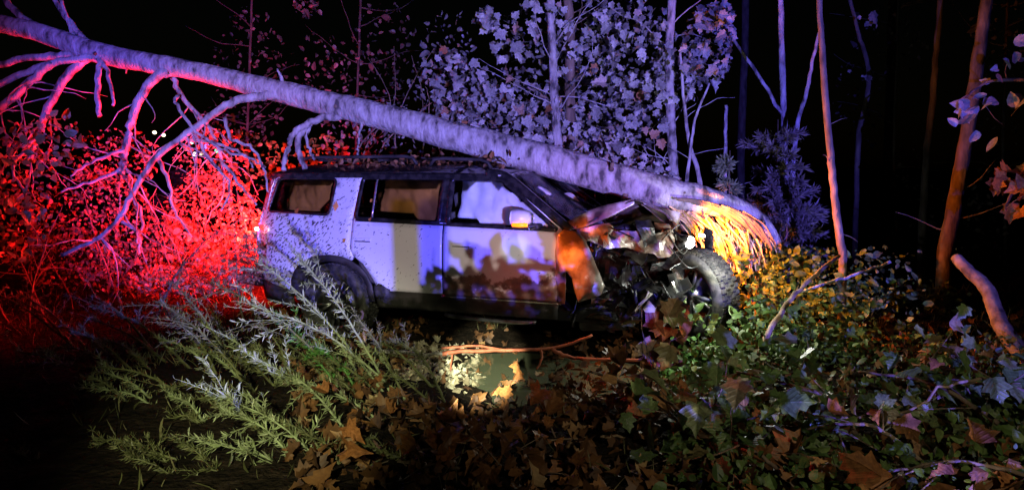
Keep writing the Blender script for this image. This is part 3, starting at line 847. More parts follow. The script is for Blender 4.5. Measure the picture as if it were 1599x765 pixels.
# crumpled strip of wing top
sheet('wing_top', cp(900, 350, -0.98), cp(912, 378, -1.0), cp(1048, 398, -0.75), cp(1046, 366, -0.70), 30, 10, M['paint_bent'], 0.07, 9, 5)
sheet('inner_panel', cp(905, 356, -0.8), cp(930, 392, -0.85), cp(1040, 380, -0.55), cp(1030, 345, -0.5), 22, 12, M['steel'], 0.06, 9, 7)
R2 = random.Random(5)
for k in range(80):
    px = R2.uniform(905, 1062); py = R2.uniform(352, 500); yl = R2.uniform(-0.95, -0.45)
    if py > 440 and px < 930: continue
    c = cp(px, py, yl); s = R2.uniform(0.05, 0.15)
    d1 = Vector((R2.gauss(0, 1), R2.gauss(0, 0.7), R2.gauss(0, 1))).normalized() * s
    d2 = d1.cross(Vector((R2.gauss(0, 1), R2.gauss(0, 1), R2.gauss(0, 1)))).normalized() * s * R2.uniform(0.3, 0.9)
    sheet('torn_bracket', c - d1 - d2, c + d1 - d2, c + d1 + d2, c - d1 + d2, 4, 3, R2.choice([M['steel'], M['plastic'], M['plastic'], M['black_gloss'], M['plastic'], M['liner'], M['steel'], M['plastic'], M['black_gloss'], M['paint_bent']]), 0.035, 8, k, 0.02)
for k in range(16):
    a = cp(R2.uniform(900, 1050), R2.uniform(350, 480), R2.uniform(-0.95, -0.5)); b = a + Vector((R2.uniform(-.3, .4), R2.uniform(-.1, .1), R2.uniform(-.3, .15)))
    mid = (a + b) / 2 + Vector((R2.gauss(0, .06), R2.gauss(0, .05), R2.gauss(0, .08)))
    MB().tube(interp([a, mid, b], 5), [R2.choice([0.006, 0.009, 0.016])] * 11, 6).build('hose', R2.choice([M['plastic'], M['rubber'], M['steel']]), car)
for k, (x, y, z, sx, sy, sz) in enumerate(((2.85, -0.2, 0.85, .5, 1.2, .5), (3.15, 0.1, 0.8, .4, 1.0, .4), (2.75, 0, 0.55, .5, 1.5, .3), (3.3, -0.25, 0.62, .3, .5, .25))):
    bo = MB().box((x, y, z), (sx, sy, sz), Euler((0.1 * k, 0.15 - 0.1 * k, 0.2 * k - 0.2))).build('motor_block', M['plastic'], car, False, 0, 0.05)
MB().tube([cp(946, 352, -0.9), cp(990, 372, -0.95)], [0.008, 0.008], 6).build('hood_strut', M['steel'], car)
# headlamp on the far corner, still alight
hp = CINV @ at(1074, 378, 6.75)
hl = MB()
hl.tube([hp + Vector((-0.10, 0.02, 0)), hp + Vector((0.02, -0.01, 0))], [0.075, 0.06], 14)
hlo = hl.build('headlamp', M['steel'], car)
MB().tube([hp + Vector((0.022, -0.012, 0)), hp + Vector((0.045, -0.02, 0))], [0.06, 0.045], 14).build('headlamp_lens', M['lamp_white'], hlo)
sheet('headlamp_bracket', hp + Vector((-.2, -.1, -.15)), hp + Vector((-.05, -.15, -.2)), hp + Vector((0, -.1, -.38)), hp + Vector((-.2, -.05, -.4)), 5, 4, M['lamp_amber'], 0.03, 6, 2) if False else None
ap = CINV @ at(1106, 362, 7.2)
MB().tube([ap + Vector((-.04, .04, 0)), ap, ap + Vector((.02, -.01, 0))], [.03, .03, .012], 10).build('indicator_lamp', M['lamp_amber'], car)
fi = car_light('front_indicator', ap + Vector((0.05, -0.03, 0.0)), 'SPOT', 420, (1.0, 0.20, 0.008), 0.04)
fi.data.spot_size = rad(165); fi.data.spot_blend = 0.35
fi.rotation_euler = Vector((0.8, 0.75, 0.0)).to_track_quat('-Z', 'Y').to_euler()
car_light('head_light', CINV @ at(1124, 408, 6.36), 'POINT', 58, (0.95, 1.0, 0.85), 0.03)
for k, (dx, dy, sz) in enumerate(((20, -9, .03), (-3, 4, .03))):  # glowing flakes paint the headlamp's glare around its lens
    c = CINV @ at(1077 + dx, 377 + dy, 6.64); d1 = Vector((math.cos(k * 1.3), -.3, math.sin(k * 1.3))) * sz; d2 = Vector((-math.sin(k * 1.3), .2, math.cos(k * 1.3))) * sz * .4
    sheet('lens_glare', c - d1 - d2, c + d1 - d2, c + d1 * .6 + d2, c - d1 + d2, 2, 2, M['lamp_white'], 0.006, 8, k, 0.0, hlo)
# torn bumper fascia strips by the wheel
sheet('bumper_strip', CINV @ at(1098, 352, 7.15), CINV @ at(1112, 360, 7.05), CINV @ at(1122, 492, 6.85), CINV @ at(1106, 490, 6.9), 20, 4, M['steel'], 0.018, 9, 3, -0.03)

# ------------------------------------------------------------------ fallen tree
T0 = at(1165, 345, 7.55)
tree = thing('fallen_tree', 'pale grey fallen tree trunk with bare branches lying across the vehicle, splintered at its base', 'tree', (at(1190, 440, 7.6).x, 7.6, gz(at(1190, 440, 7.6).x, 7.6)))
tp = [(-90, 8, 8.9, 20), (0, 37, 8.7, 26), (65, 52, 8.65, 28), (135, 78, 8.6, 33), (200, 93, 8.55, 30), (300, 110, 8.45, 28), (435, 143, 8.35, 34), (560, 173, 8.2, 39), (700, 210, 8.05, 45), (860, 253, 7.9, 50), (1000, 291, 7.75, 50), (1090, 311, 7.68, 44), (1145, 325, 7.7, 36), (1185, 345, 7.72, 26), (1210, 372, 7.74, 14), (1220, 398, 7.75, 6)]
path = interp([at(a, b, d) for a, b, d, w in tp], 8, 0.006)
rads = lerpv([w / 2 / F * d for a, b, d, w in tp], 8)
rads = [r * (1 + 0.05 * noise.noise(Vector((i * 0.7, 0, 0)))) for i, r in enumerate(rads)]
tk = MB().tube(path, rads, 24, 0.09).build('trunk', M['bark_grey'], tree)
rk = random.Random(70)
for k in range(16):
    i = rk.randrange(20, len(path) - 14); a = rk.uniform(-1.9, 1.4)
    dv = Vector((rk.uniform(-.5, .1), -math.cos(a), math.sin(a))).normalized(); p = path[i] + dv * rads[i] * .85
    ln = rk.choice([.03, .04, .05, .12]) * rk.uniform(.7, 1.3); r0 = rk.uniform(.010, .024)
    MB().tube([p, p + dv * ln * .5, p + dv * ln], [r0 * 1.7, r0, r0 * .8], 8, .3).build('broken_stub', M['bark_brown'], tree)
def bpath(pts, d0, d1, w0, w1, name='branch', m=None, jit=0.013, sub=5, par=None, n=8):
    k = len(pts) - 1
    P = interp([at(x, y, d0 + (d1 - d0) * i / k) for i, (x, y) in enumerate(pts)], sub, jit)
    rr = [(w0 + (w1 - w0) * (i / (len(P) - 1)) ** 0.8) / 2 / F * d0 for i in range(len(P))]
    o = MB().tube(P, rr, n, 0.08).build(name, m or M['bark_grey'], par or tree)
    return P, rr, o
BR = [([(268, 112), (240, 122), (216, 160), (202, 200), (194, 240), (190, 272)], 8.45, 8.1, 17, 9),
      ([(440, 148), (400, 151), (360, 162), (325, 185), (292, 208), (248, 243), (210, 296), (188, 340), (150, 375), (95, 398)], 8.3, 7.6, 15, 6),
      ([(140, 88), (105, 118), (75, 168), (58, 215), (45, 255)], 8.55, 8.2, 15, 8),
      ([(158, 92), (152, 135), (156, 182)], 8.5, 8.3, 11, 7),
      ([(140, 84), (90, 88), (40, 92), (-30, 108)], 8.6, 8.4, 14, 9),
      ([(145, 90), (80, 100), (20, 122), (-40, 150)], 8.5, 8.2, 12, 9),
      ([(80, 100), (50, 125), (15, 158), (-15, 180)], 8.4, 8.2, 13, 11),
      ([(270, 118), (282, 148), (305, 176), (332, 208), (346, 252), (350, 295)], 8.5, 8.4, 9, 4),
      ([(80, 58), (45, 35), (20, 14), (-5, -20)], 8.6, 8.9, 13, 10),
      ([(140, 72), (112, 40), (88, 5), (70, -30)], 8.6, 8.9, 10, 6),
      ([(118, 62), (104, 28), (92, -15)], 8.6, 8.8, 7, 5),
      ([(442, 136), (438, 120), (432, 108)], 8.35, 8.3, 9, 2),
      ([(566, 178), (562, 208), (558, 228), (560, 243)], 8.15, 8.0, 6, 4),
      ([(532, 182), (498, 186), (464, 203), (449, 232), (443, 266)], 8.2, 7.9, 12, 8),
      ([(484, 192), (466, 212), (466, 236), (476, 264)], 8.15, 7.95, 12, 8),
      ([(488, 190), (478, 212), (486, 238), (492, 250)], 8.15, 7.95, 6, 4),
      ([(162, 96), (175, 140), (176, 165)], 8.5, 8.3, 7, 4)]
rb = random.Random(21)
for pts, d0, d1, w0, w1 in BR:
    P, rr, bo = bpath(pts, d0, d1, w0, w1)
    # twigs
    if pts[-1][1] > 150 and pts[0][0] < 450 and len(P) > 12:
        for k in range(13):
            i = rb.randrange(len(P) // 3, len(P)); p = P[i]
            q = [p]; dvec = Vector((rb.uniform(-0.6, 0.8), rb.uniform(-0.5, 0.3), rb.uniform(-1, 0.15))).normalized()
            ln = rb.uniform(0.07, 0.16)
            for s in range(6):
                dvec = (dvec + Vector((rb.gauss(0, .25), rb.gauss(0, .2), rb.gauss(-0.08, .22)))).normalized(); q.append(q[-1] + dvec * ln)
            MB().tube(q, [0.010 - 0.0013 * j for j in range(7)], 5).build('twig', M['bark_grey'], bo)
for pts in ([(352, 180), (360, 215), (395, 232), (412, 262), (420, 300)], [(300, 208), (330, 250), (360, 290), (345, 330)], [(245, 245), (265, 290), (272, 330), (300, 370)],
            [(280, 150), (275, 160), (300, 200), (345, 232), (392, 248), (415, 262)], [(205, 300), (222, 340), (215, 380)], [(60, 215), (20, 260), (40, 300)], [(280, 215), (330, 222), (378, 240), (395, 262)],
            [(190, 345), (215, 365), (218, 395)], [(346, 252), (372, 285), (400, 320)], [(195, 235), (150, 250), (110, 275)], [(190, 265), (140, 285), (95, 300)]):
    bpath(pts, 8.1, 7.8, 7, 3, 'twig', sub=6, jit=0.015, n=6)

# splintered base: strips of torn wood between the trunk and the stump
rs = random.Random(33)
for k in range(120):
    u = rs.random()
    low = rs.random() < .3
    a = at(1040 + 140 * u + rs.uniform(-8, 8), 322 + 30 * u + rs.uniform(-5, 8), 7.64 + rs.uniform(-0.16, 0.2))
    b = at(1105 + 100 * u + rs.uniform(-22, 22), 400 + 45 * u + rs.uniform(-25, 22), 7.66 + rs.uniform(-0.18, 0.25))
    if low: a, b = b, a
    ln = rs.choice([.35, .5, .7, 1.0]); b = a.lerp(b, ln)
    mid = (a + b) / 2 + Vector((0.035 + rs.uniform(-.02, .03), rs.uniform(-.03, .03), 0.02 + rs.uniform(-.02, .03)))
    P = interp([a, mid, b], 5, 0.007, rs)
    w = rs.uniform(0.006, 0.026); tdir = Vector((rs.gauss(0, 1), rs.gauss(0, 1), rs.gauss(0, .4))).normalized()
    mb = MB(); m_ = len(P) - 1
    for i, p in enumerate(P):
        ww = w * (1 - i / m_) ** .7 * rs.uniform(.75, 1.2) + .001; mb.v += [p - tdir * ww, p + tdir * ww * rs.uniform(.6, 1.1)]
    for i in range(m_): mb.f.append((2 * i, 2 * i + 1, 2 * i + 3, 2 * i + 2))
    mb.build('splinter', M['wood'], tree, False, rs.uniform(0.004, 0.016))
# shredded bark over the hinge
for k in range(14):
    u = k / 13
    a = at(1050 + 110 * u, 308 + 22 * u + rs.uniform(-3, 3), 7.48); b = at(1150 + 60 * u + rs.uniform(-8, 8), 345 + 45 * u + rs.uniform(-6, 6), 7.5)
    mid = (a + b) / 2 + Vector((0.03, -0.02, 0.05))
    MB().tube(interp([a, mid, b], 5, 0.004), [rs.uniform(0.008, 0.02)] * 11, 6).build('bark_strip', M['bark_brown'], tree)
stump_b = at(1195, 470, 7.75)
sg = gz(stump_b.x, 7.75)
st = MB().tube([(stump_b.x, 7.75, sg - 0.1), (stump_b.x, 7.75, sg + 0.15), (stump_b.x - 0.02, 7.75, sg + 0.4), (stump_b.x - 0.02, 7.75, sg + 0.62)], [0.25, 0.19, 0.165, 0.10], 16, 0.2).build('stump', M['bark_brown'], tree)

# ------------------------------------------------------------------ standing saplings
def sapling(label, pts, d, w0, w1, m, group='saplings in the wood', name='sapling', n=10):
    """pts from top to foot in pixels"""
    foot = at(pts[-1][0], pts[-1][1], d)
    gzv = gz(foot.x, foot.y)
    t = thing(name, label, 'tree', (foot.x, foot.y, gzv), group)
    P = interp([at(x, y, d) for x, y in pts], 6, 0.006)
    if foot.z > gzv: P.append(Vector((foot.x + 0.02, foot.y, gzv - 0.05)))
    rr = [(w0 + (w1 - w0) * i / (len(P) - 1)) / 2 / F * d for i in range(len(P))]
    MB().tube(P, rr, n, 0.15).build('trunk', m, t)
    return t, P
def leaf_cloud(t, regions, d, kind, m, mm, size, rnd, face=(0.1, -1, 0.3), n_obj=160, spread=0.9, dd=0.6, mass_n=0):
    """regions: (cx,cy,rx,ry,weight) in pixels"""
    wsum = sum(r[4] for r in regions)
    def pick(deep=0.0):
        q = rnd.random() * wsum
        for cx, cy, rx, ry, w in regions:
            q -= w
            if q <= 0: break
        a = rnd.random() * 2 * PI; r = math.sqrt(rnd.random())
        return at(cx + rx * r * math.cos(a), cy + ry * r * math.sin(a), d + rnd.uniform(-dd, dd) + deep)
    for k in range(n_obj):
        place_leaf(t, pick(), rot_for(rnd, face, spread, 0.8), size * rnd.choice([.5, .75, 1.0, 1.0, 1.35]) * rnd.uniform(0.8, 1.2), kind, m, rnd)
    if mass_n:
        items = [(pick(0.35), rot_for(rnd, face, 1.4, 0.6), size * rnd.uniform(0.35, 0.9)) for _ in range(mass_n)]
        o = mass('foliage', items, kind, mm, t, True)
def side_branches(t, P, rnd, n, d, ln=0.12, m=None, segs=7, up=0.4, w=0.010):
    for k in range(n):
        i = rnd.randrange(1, len(P) - 2); q = [P[i]]
        dv = Vector((rnd.choice([-1, 1]) * rnd.uniform(.4, 1), rnd.uniform(-.7, .5), rnd.uniform(-.1, up + .3))).normalized()
        for s in range(segs):
            dv = (dv + Vector((rnd.gauss(0, .2), rnd.gauss(0, .15), rnd.gauss(0.02, .18)))).normalized(); q.append(q[-1] + dv * ln)
        MB().tube(q, [w * (1 - 0.75 * j / segs) for j in range(segs + 1)], 5).build('branch', m, t)

rl = random.Random(77)
t, P = sapling('slim pale sapling behind the windscreen, its big leaves lit blue', [(858, -40), (862, 60), (866, 150), (872, 240), (876, 330)], 9.8, 12, 15, M['bark_grey'])
side_branches(t, P, rl, 14, 9.8, 0.16, M['bark_grey'])
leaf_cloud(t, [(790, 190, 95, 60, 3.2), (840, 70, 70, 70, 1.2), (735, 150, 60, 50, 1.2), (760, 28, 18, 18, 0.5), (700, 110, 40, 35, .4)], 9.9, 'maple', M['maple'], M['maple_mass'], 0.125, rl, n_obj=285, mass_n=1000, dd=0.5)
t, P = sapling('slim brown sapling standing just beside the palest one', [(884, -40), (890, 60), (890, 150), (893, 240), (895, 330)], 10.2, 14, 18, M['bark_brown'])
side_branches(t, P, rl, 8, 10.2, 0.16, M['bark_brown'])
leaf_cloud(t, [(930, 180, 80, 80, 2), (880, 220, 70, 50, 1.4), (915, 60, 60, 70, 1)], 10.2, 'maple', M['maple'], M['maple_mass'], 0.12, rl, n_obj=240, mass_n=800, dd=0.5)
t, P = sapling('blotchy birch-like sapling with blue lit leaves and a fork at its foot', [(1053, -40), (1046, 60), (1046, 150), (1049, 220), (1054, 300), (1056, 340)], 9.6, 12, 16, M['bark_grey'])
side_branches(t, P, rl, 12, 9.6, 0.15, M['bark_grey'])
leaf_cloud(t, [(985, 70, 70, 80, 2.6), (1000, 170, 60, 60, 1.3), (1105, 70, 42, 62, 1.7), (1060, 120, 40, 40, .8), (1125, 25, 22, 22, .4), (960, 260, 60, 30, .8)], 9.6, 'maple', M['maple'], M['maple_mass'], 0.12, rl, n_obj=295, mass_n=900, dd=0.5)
for lab, pts, d, a, b in (('thin bare stem curving up from beside the fallen trunk, nearest the blotchy sapling', [(1062, 80), (1068, 160), (1078, 230), (1090, 270), (1098, 330)], 9.3, 4, 9),
                          ('thin bare forked stem leaning away from the blotchy sapling', [(1108, 130), (1085, 190), (1078, 240), (1072, 290), (1080, 330)], 9.2, 3, 7)):
    t, P = sapling(lab, pts, d, a, b, M['bark_grey'], n=7)
    side_branches(t, P, rl, 4, d, 0.08, M['bark_grey'], 6, w=0.006)
# shrub mass low behind roof, purple-brown
shr = thing('leafy_shrub', 'low tangled shrub with brownish purple leaves behind the roof', 'shrub', (at(650, 300, 10.4).x, 10.4, gz(at(650, 300, 10.4).x, 10.4)), 'shrubs behind the vehicle')
for k in range(9):
    x = 560 + 22 * k; f = at(x, 330, 10.4); f.z = gz(f.x, f.y) - .03
    q = [f, at(x + rl.uniform(-20, 20), 250, 10.4), at(x + rl.uniform(-40, 60), 170, 10.4), at(x + rl.uniform(-50, 90), 110 + rl.uniform(-40, 40), 10.4)]
    MB().tube(interp(q, 4, 0.015), lerpv([0.016, 0.012, 0.008, 0.003], 4), 6).build('stem', M['bark_brown'], shr)
leaf_cloud(shr, [(640, 190, 75, 70, 2), (560, 210, 60, 45, 1), (690, 120, 50, 60, 1), (700, 60, 40, 40, .5)], 10.5, 'ovate', M['maple_mass'], M['maple_mass'], 0.11, rl, n_obj=110, mass_n=420, face=None)
shr2 = thing('leafy_shrub', 'small greyish leafy shrub between the fallen trunk and the forked stems', 'shrub', (at(960, 330, 9.3).x, 9.3, gz(at(960, 330, 9.3).x, 9.3)), 'shrubs behind the vehicle')
for k in range(6):
    x = 900 + 26 * k; f = at(x, 340, 9.2); f.z = gz(f.x, f.y) - .03
    MB().tube(interp([f, at(x + rl.uniform(-8, 8), 300, 9.2), at(x + rl.uniform(-25, 25), 235, 9.2)], 4, .01), lerpv([.012, .008, .003], 4), 6).build('stem', M['bark_grey'], shr2)
leaf_cloud(shr2, [(930, 250, 60, 40, 2), (1010, 270, 50, 25, 1)], 9.2, 'maple', M['maple'], M['maple_mass'], 0.11, rl, n_obj=90, mass_n=160, dd=0.3)

# right-hand wood
t, P = sapling('straight slim sapling glowing orange at the bottom and purple at the top', [(1276, -40), (1283, 60), (1288, 150), (1297, 240), (1304, 320), (1316, 400)], 7.25, 8, 13, M['bark_brown'])
side_branches(t, P, rl, 3, 7.25, 0.05, M['bark_brown'], 4, w=.006)
t, P = sapling('dim thin sapling rising behind the small conifer', [(1218, -40), (1220, 60), (1223, 150), (1226, 260), (1226, 340)], 10.2, 8, 11, M['bark_grey'])
bpath([(1132, 45), (1160, 85), (1192, 130), (1222, 180)], 10.1, 10.2, 4, 6, 'branch', M['bark_grey'], par=t)
t, P = sapling('thin sapling leaning behind the orange lit one', [(1282, 40), (1270, 90), (1258, 150), (1244, 205), (1232, 340)], 9.6, 4, 8, M['bark_grey'])
t, P = sapling('short broken stem standing left of the small conifer', [(1134, 165), (1133, 220), (1132, 340)], 10, 5, 6, M['bark_grey'], n=6)
t, P = sapling('faint crooked sapling with a few leaves deep in the dark wood', [(1322, -20), (1340, 50), (1356, 110), (1352, 160), (1340, 220), (1335, 390)], 11, 5, 9, M['bark_dark'])
leaf_cloud(t, [(1350, 30, 25, 20, 1), (1345, 110, 20, 20, 1)], 11, 'maple', M['maple_mass'], None, .14, rl, n_obj=12)
t, P = sapling('dark thin sapling with a wavy stem, second from the leaning trunk', [(1472, -40), (1462, 80), (1458, 140), (1448, 230), (1442, 320), (1438, 420)], 9.6, 8, 12, M['bark_dark'])
t, P = sapling('thick leaning trunk in the dark, third from the edge of the wood', [(1548, -40), (1535, 40), (1522, 130), (1508, 220), (1492, 310), (1474, 400)], 8.4, 16, 23, M['bark_brown'], n=14)
side_branches(t, P, rl, 3, 8.4, .12, M['bark_brown'], 5)
for k, (px, d, w) in enumerate(((1160, 19, 10), (1390, 19, 12))):
    labs = ['far dim tree trunk between the blotchy sapling and the conifer', 'far dim tree trunk between the crooked sapling and the wavy one']
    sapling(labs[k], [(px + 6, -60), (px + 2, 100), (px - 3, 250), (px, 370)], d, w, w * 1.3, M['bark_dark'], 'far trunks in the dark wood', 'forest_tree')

def dim_tree(label, px, d, regions, n, seed, m, size=.12):
    rr = random.Random(seed)
    t, P = sapling(label, [(px + 5, -60), (px, 100), (px - 4, 240), (px, 370)], d, 3, 5, M['bark_dark'], 'dim leafy trees in the dark wood', 'forest_tree', 8)
    side_branches(t, P, rr, 10, d, .16, M['bark_dark'])
    leaf_cloud(t, regions, d, 'ovate', m, m, size, rr, face=None, n_obj=30, mass_n=n, dd=.8)
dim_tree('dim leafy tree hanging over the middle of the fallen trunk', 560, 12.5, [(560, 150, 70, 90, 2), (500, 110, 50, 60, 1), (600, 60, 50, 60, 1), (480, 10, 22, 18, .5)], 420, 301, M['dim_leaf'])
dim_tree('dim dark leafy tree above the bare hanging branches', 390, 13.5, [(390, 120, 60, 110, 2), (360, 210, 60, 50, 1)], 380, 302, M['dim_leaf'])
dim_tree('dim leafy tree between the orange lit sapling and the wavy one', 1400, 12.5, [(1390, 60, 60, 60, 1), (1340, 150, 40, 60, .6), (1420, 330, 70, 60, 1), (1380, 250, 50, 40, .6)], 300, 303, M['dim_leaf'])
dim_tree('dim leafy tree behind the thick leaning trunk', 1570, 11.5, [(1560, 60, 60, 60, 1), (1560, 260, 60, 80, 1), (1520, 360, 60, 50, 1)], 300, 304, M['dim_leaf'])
# conifer seedling
def conifer(label, cx, cy, d, rx, ry, m, seed, n=26):
    rr = random.Random(seed)
    f = at(cx, cy + ry, d); f.z = gz(f.x, f.y)
    t = thing('young_conifer', label, 'conifer', f, 'young conifers')
    top = at(cx, cy - ry, d)
    MB().tube([f - Vector((0, 0, .05)), (f + top) / 2, top], [.022, .014, .004], 7).build('trunk', M['bark_brown'], t)
    for k in range(n):
        u = rr.random() ** 0.8; o = f.lerp(top, 0.12 + 0.85 * u)
        a = rr.random() * 2 * PI; ln = rx / F * d * (1.05 - 0.55 * u) * rr.uniform(.7, 1.15)
        dv = Vector((math.cos(a), math.sin(a), rr.uniform(0.0, 0.45))).normalized()
        q = [o]
        for s in range(6):
            dv = (dv + Vector((rr.gauss(0, .1), rr.gauss(0, .1), -0.03))).normalized(); q.append(q[-1] + dv * ln / 6)
        bo = MB().tube(q, [.006 - .0008 * j for j in range(7)], 5).build('branch', M['bark_brown'], t)
        items = []
        for s in range(110):
            i = rr.randrange(1, 6); p = q[i].lerp(q[min(i + 1, 6)], rr.random())
            tdir = (dv * rr.uniform(.2, 1.0) + Vector((rr.gauss(0, .7), rr.gauss(0, .7), rr.gauss(0.1, .5)))).normalized()
            nn = tdir.cross(Vector((rr.gauss(0, 1), rr.gauss(0, 1), rr.gauss(0, 1)))).normalized()
            items.append((p, Matrix((tdir.cross(nn), tdir, nn)).transposed(), rr.uniform(.08, .15)))
        mass('needles', items, 'lance', m, bo, True)
conifer('bushy purple brown conifer seedling behind the splintered trunk end', 1215, 262, 9.2, 75, 75, M['needle'], 3, 46)
conifer('small pale green conifer sprig beside the purple brown conifer', 1140, 275, 9.0, 26, 40, M['needle_green'], 8, 12)
conifer('dim brown conifer seedling low beside the orange lit sapling', 1230, 340, 8.8, 60, 45, M['needle'], 13, 22)

# leafy branches entering at the right
def spray(name, label, cat, stem_pts, d0, d1, n, kind, m, size, seed, jitter, wood, face=(0.1, -1, .5), group=None, w=(8, 3), droop=.8, base=None):
    rr = random.Random(seed)
    k = len(stem_pts) - 1
    S = interp([at(x, y, d0 + (d1 - d0) * i / k) for i, (x, y) in enumerate(stem_pts)], 6, 0.005)
    t = thing(name, label, cat, S[0] if base is None else base, group)
    MB().tube(S, [(w[0] + (w[1] - w[0]) * i / (len(S) - 1)) / 2 / F * d0 for i in range(len(S))], 7, .1).build('stem', wood, t)
    for j in range(max(3, n // 7)):
        i = rr.randrange(1, len(S)); q = [S[i]]; dv = Vector((rr.gauss(0, 1), rr.gauss(0, .8), rr.gauss(0, .8))).normalized()
        for s in range(4):
            dv = (dv + Vector((rr.gauss(0, .25), rr.gauss(0, .25), rr.gauss(-.05, .25)))).normalized(); q.append(q[-1] + dv * jitter * 0.32)
        MB().tube(q, [.006, .005, .004, .003, .002], 5).build('twig', wood, t)
        for s in range(n // max(3, n // 7)):
            p = q[rr.randrange(1, 5)] + Vector((rr.gauss(0, 1), rr.gauss(0, 1), rr.gauss(0, 1))) * jitter * 0.22
            place_leaf(t, p, rot_for(rr, face, 1.0, droop), size * rr.uniform(.6, 1.25), kind, m, rr)
    return t
spray('leafy_branch', 'purplish leafy branch reaching in across the thick leaning trunk', 'branch', [(1640, 130), (1590, 125), (1540, 130), (1490, 165)], 7.6, 7.8, 42, 'ovate', M['maple'], .17, 3, .38, M['bark_brown'])
spray('leafy_branch', 'cluster of orange autumn leaves hanging beside the thick leaning trunk', 'branch', [(1640, 270), (1600, 285), (1575, 310), (1570, 330)], 7.2, 7.0, 26, 'maple', M['autumn'], .17, 5, .28, M['bark_brown'])
# curved log
t = thing('curved_limb', 'bent tan limb propped on the ground beneath the orange leaves', 'branch', at(1600, 560, 5.9))
bpath([(1492, 402), (1515, 425), (1542, 452), (1556, 490), (1572, 522), (1605, 562), (1650, 610)], 6.6, 5.6, 16, 26, 'limb', M['bark_tan'], par=t, n=12, jit=.004)
bpath([(1562, 510), (1556, 540), (1545, 562)], 6.2, 6.0, 10, 7, 'side_limb', M['bark_tan'], par=t)
for lab, pts, d0, d1, w0, w1, m in (
        ('pale slanting stick leaning across the greenery below the splintered base', [(1312, 398), (1275, 428), (1235, 468), (1205, 510), (1178, 566)], 6.7, 5.8, 5, 9, 'bark_tan'),
        ('thin grey twig crossing behind the pale slanting stick', [(1392, 410), (1345, 425), (1300, 440), (1250, 455)], 6.8, 6.6, 5, 4, 'bark_grey'),
        ('grey twig resting on the bank beside the torch lit patch', [(590, 548), (640, 552), (700, 552)], 6.3, 6.1, 7, 5, 'bark_grey'),
        ('thin stick lying across the brown fallen leaves', [(790, 694), (850, 690), (930, 680), (1000, 684)], 4.2, 4.2, 6, 4, 'bark_tan'),
        ('thin stick poking up from the weeds in front of the doors', [(566, 482), (569, 520), (572, 560)], 5.3, 5.3, 4, 5, 'bark_tan'),
        ('bare twig arching over the greenery by the fallen leaves', [(1540, 590), (1480, 600), (1420, 640), (1330, 655)], 4.4, 4.2, 5, 4, 'bark_tan')):
    t = thing('stick', lab, 'stick', at(*pts[-1], d1), 'loose sticks')
    bpath(pts, d0, d1, w0, w1, 'shaft', M[m], par=t)
t = thing('red_branch', 'reddish forked branch bridging the ditch in front of the doors', 'branch', at(690, 550, 6.1))
bpath([(690, 552), (730, 548), (800, 546), (866, 543), (925, 523)], 6.1, 6.3, 8, 4, 'limb', M['twig_red'], par=t, jit=.005)
bpath([(862, 545), (885, 556), (920, 561), (1010, 562)], 6.25, 6.2, 7, 5, 'limb', M['twig_red'], par=t, jit=.005)
bpath([(690, 544), (740, 540), (790, 546)], 6.1, 6.2, 4, 4, 'limb', M['twig_red'], par=t, jit=.005)
bpath([(845, 548), (846, 560), (838, 576)], 6.2, 6.15, 5, 3, 'twig', M['twig_red'], par=t, jit=.005)
bpath([(706, 552), (704, 580)], 6.15, 6.1, 4, 3, 'twig', M['twig_red'], par=t, jit=.005)

# ------------------------------------------------------------------ red lit bush behind the tail
rbush = random.Random(41)
def bush(label, stems, regions, d, n_obj, mass_n, size, seed, kind='ovate', m=None, mm=None, face=None, dd=.7, name='bush'):
    rr = random.Random(seed)
    f = at(stems[0], 440, d); f.z = gz(f.x, f.y)
    t = thing(name, label, 'bush', f, 'bushes behind the vehicle tail')
    for x in stems:
        f = at(x, 430, d + rr.uniform(-.5, .5)); f.z = gz(f.x, f.y) - .04
        q = [f]; dv = Vector((rr.uniform(-.4, .4), rr.uniform(-.3, .3), 1)).normalized()
        for s in range(8):
            dv = (dv + Vector((rr.gauss(0, .16), rr.gauss(0, .14), rr.gauss(0, .06)))).normalized(); q.append(q[-1] + dv * rr.uniform(.14, .22))
        so = MB().tube(q, [.014 - .0014 * j for j in range(9)], 6).build('stem', M['bark_brown'], t)
        for j in range(7):
            p = q[rr.randrange(2, 9)]; e = [p]; dw = Vector((rr.gauss(0, 1), rr.gauss(0, .8), rr.gauss(.3, .6))).normalized()
            for k in range(5): dw = (dw + Vector((rr.gauss(0, .25), rr.gauss(0, .25), rr.gauss(0, .2)))).normalized(); e.append(e[-1] + dw * .09)
            MB().tube(e, [.006, .005, .004, .003, .002, .0015], 5).build('twig', M['bark_brown'], so)
    leaf_cloud(t, regions, d, kind, m or M['bush_leaf'], mm or M['bush_mass'], size, rr, face=face, n_obj=n_obj, mass_n=mass_n, dd=dd)
    return t
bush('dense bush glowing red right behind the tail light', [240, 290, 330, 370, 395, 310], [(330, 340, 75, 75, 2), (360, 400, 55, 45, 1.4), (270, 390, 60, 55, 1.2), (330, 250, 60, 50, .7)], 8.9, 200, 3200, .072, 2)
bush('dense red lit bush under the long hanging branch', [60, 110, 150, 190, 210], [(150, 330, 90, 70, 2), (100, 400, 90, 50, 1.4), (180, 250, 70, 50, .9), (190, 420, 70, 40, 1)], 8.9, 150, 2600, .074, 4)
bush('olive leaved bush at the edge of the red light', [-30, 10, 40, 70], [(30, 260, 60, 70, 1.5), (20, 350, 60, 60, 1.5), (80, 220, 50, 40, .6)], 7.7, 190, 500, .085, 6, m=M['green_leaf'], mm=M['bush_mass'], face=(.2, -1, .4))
bush('low bush in the strongest red light beneath the tail corner', [240, 290, 340, 380], [(350, 425, 60, 35, 1.5), (260, 440, 60, 25, 1), (390, 400, 25, 40, .7)], 8.0, 120, 2600, .065, 14, dd=.5)
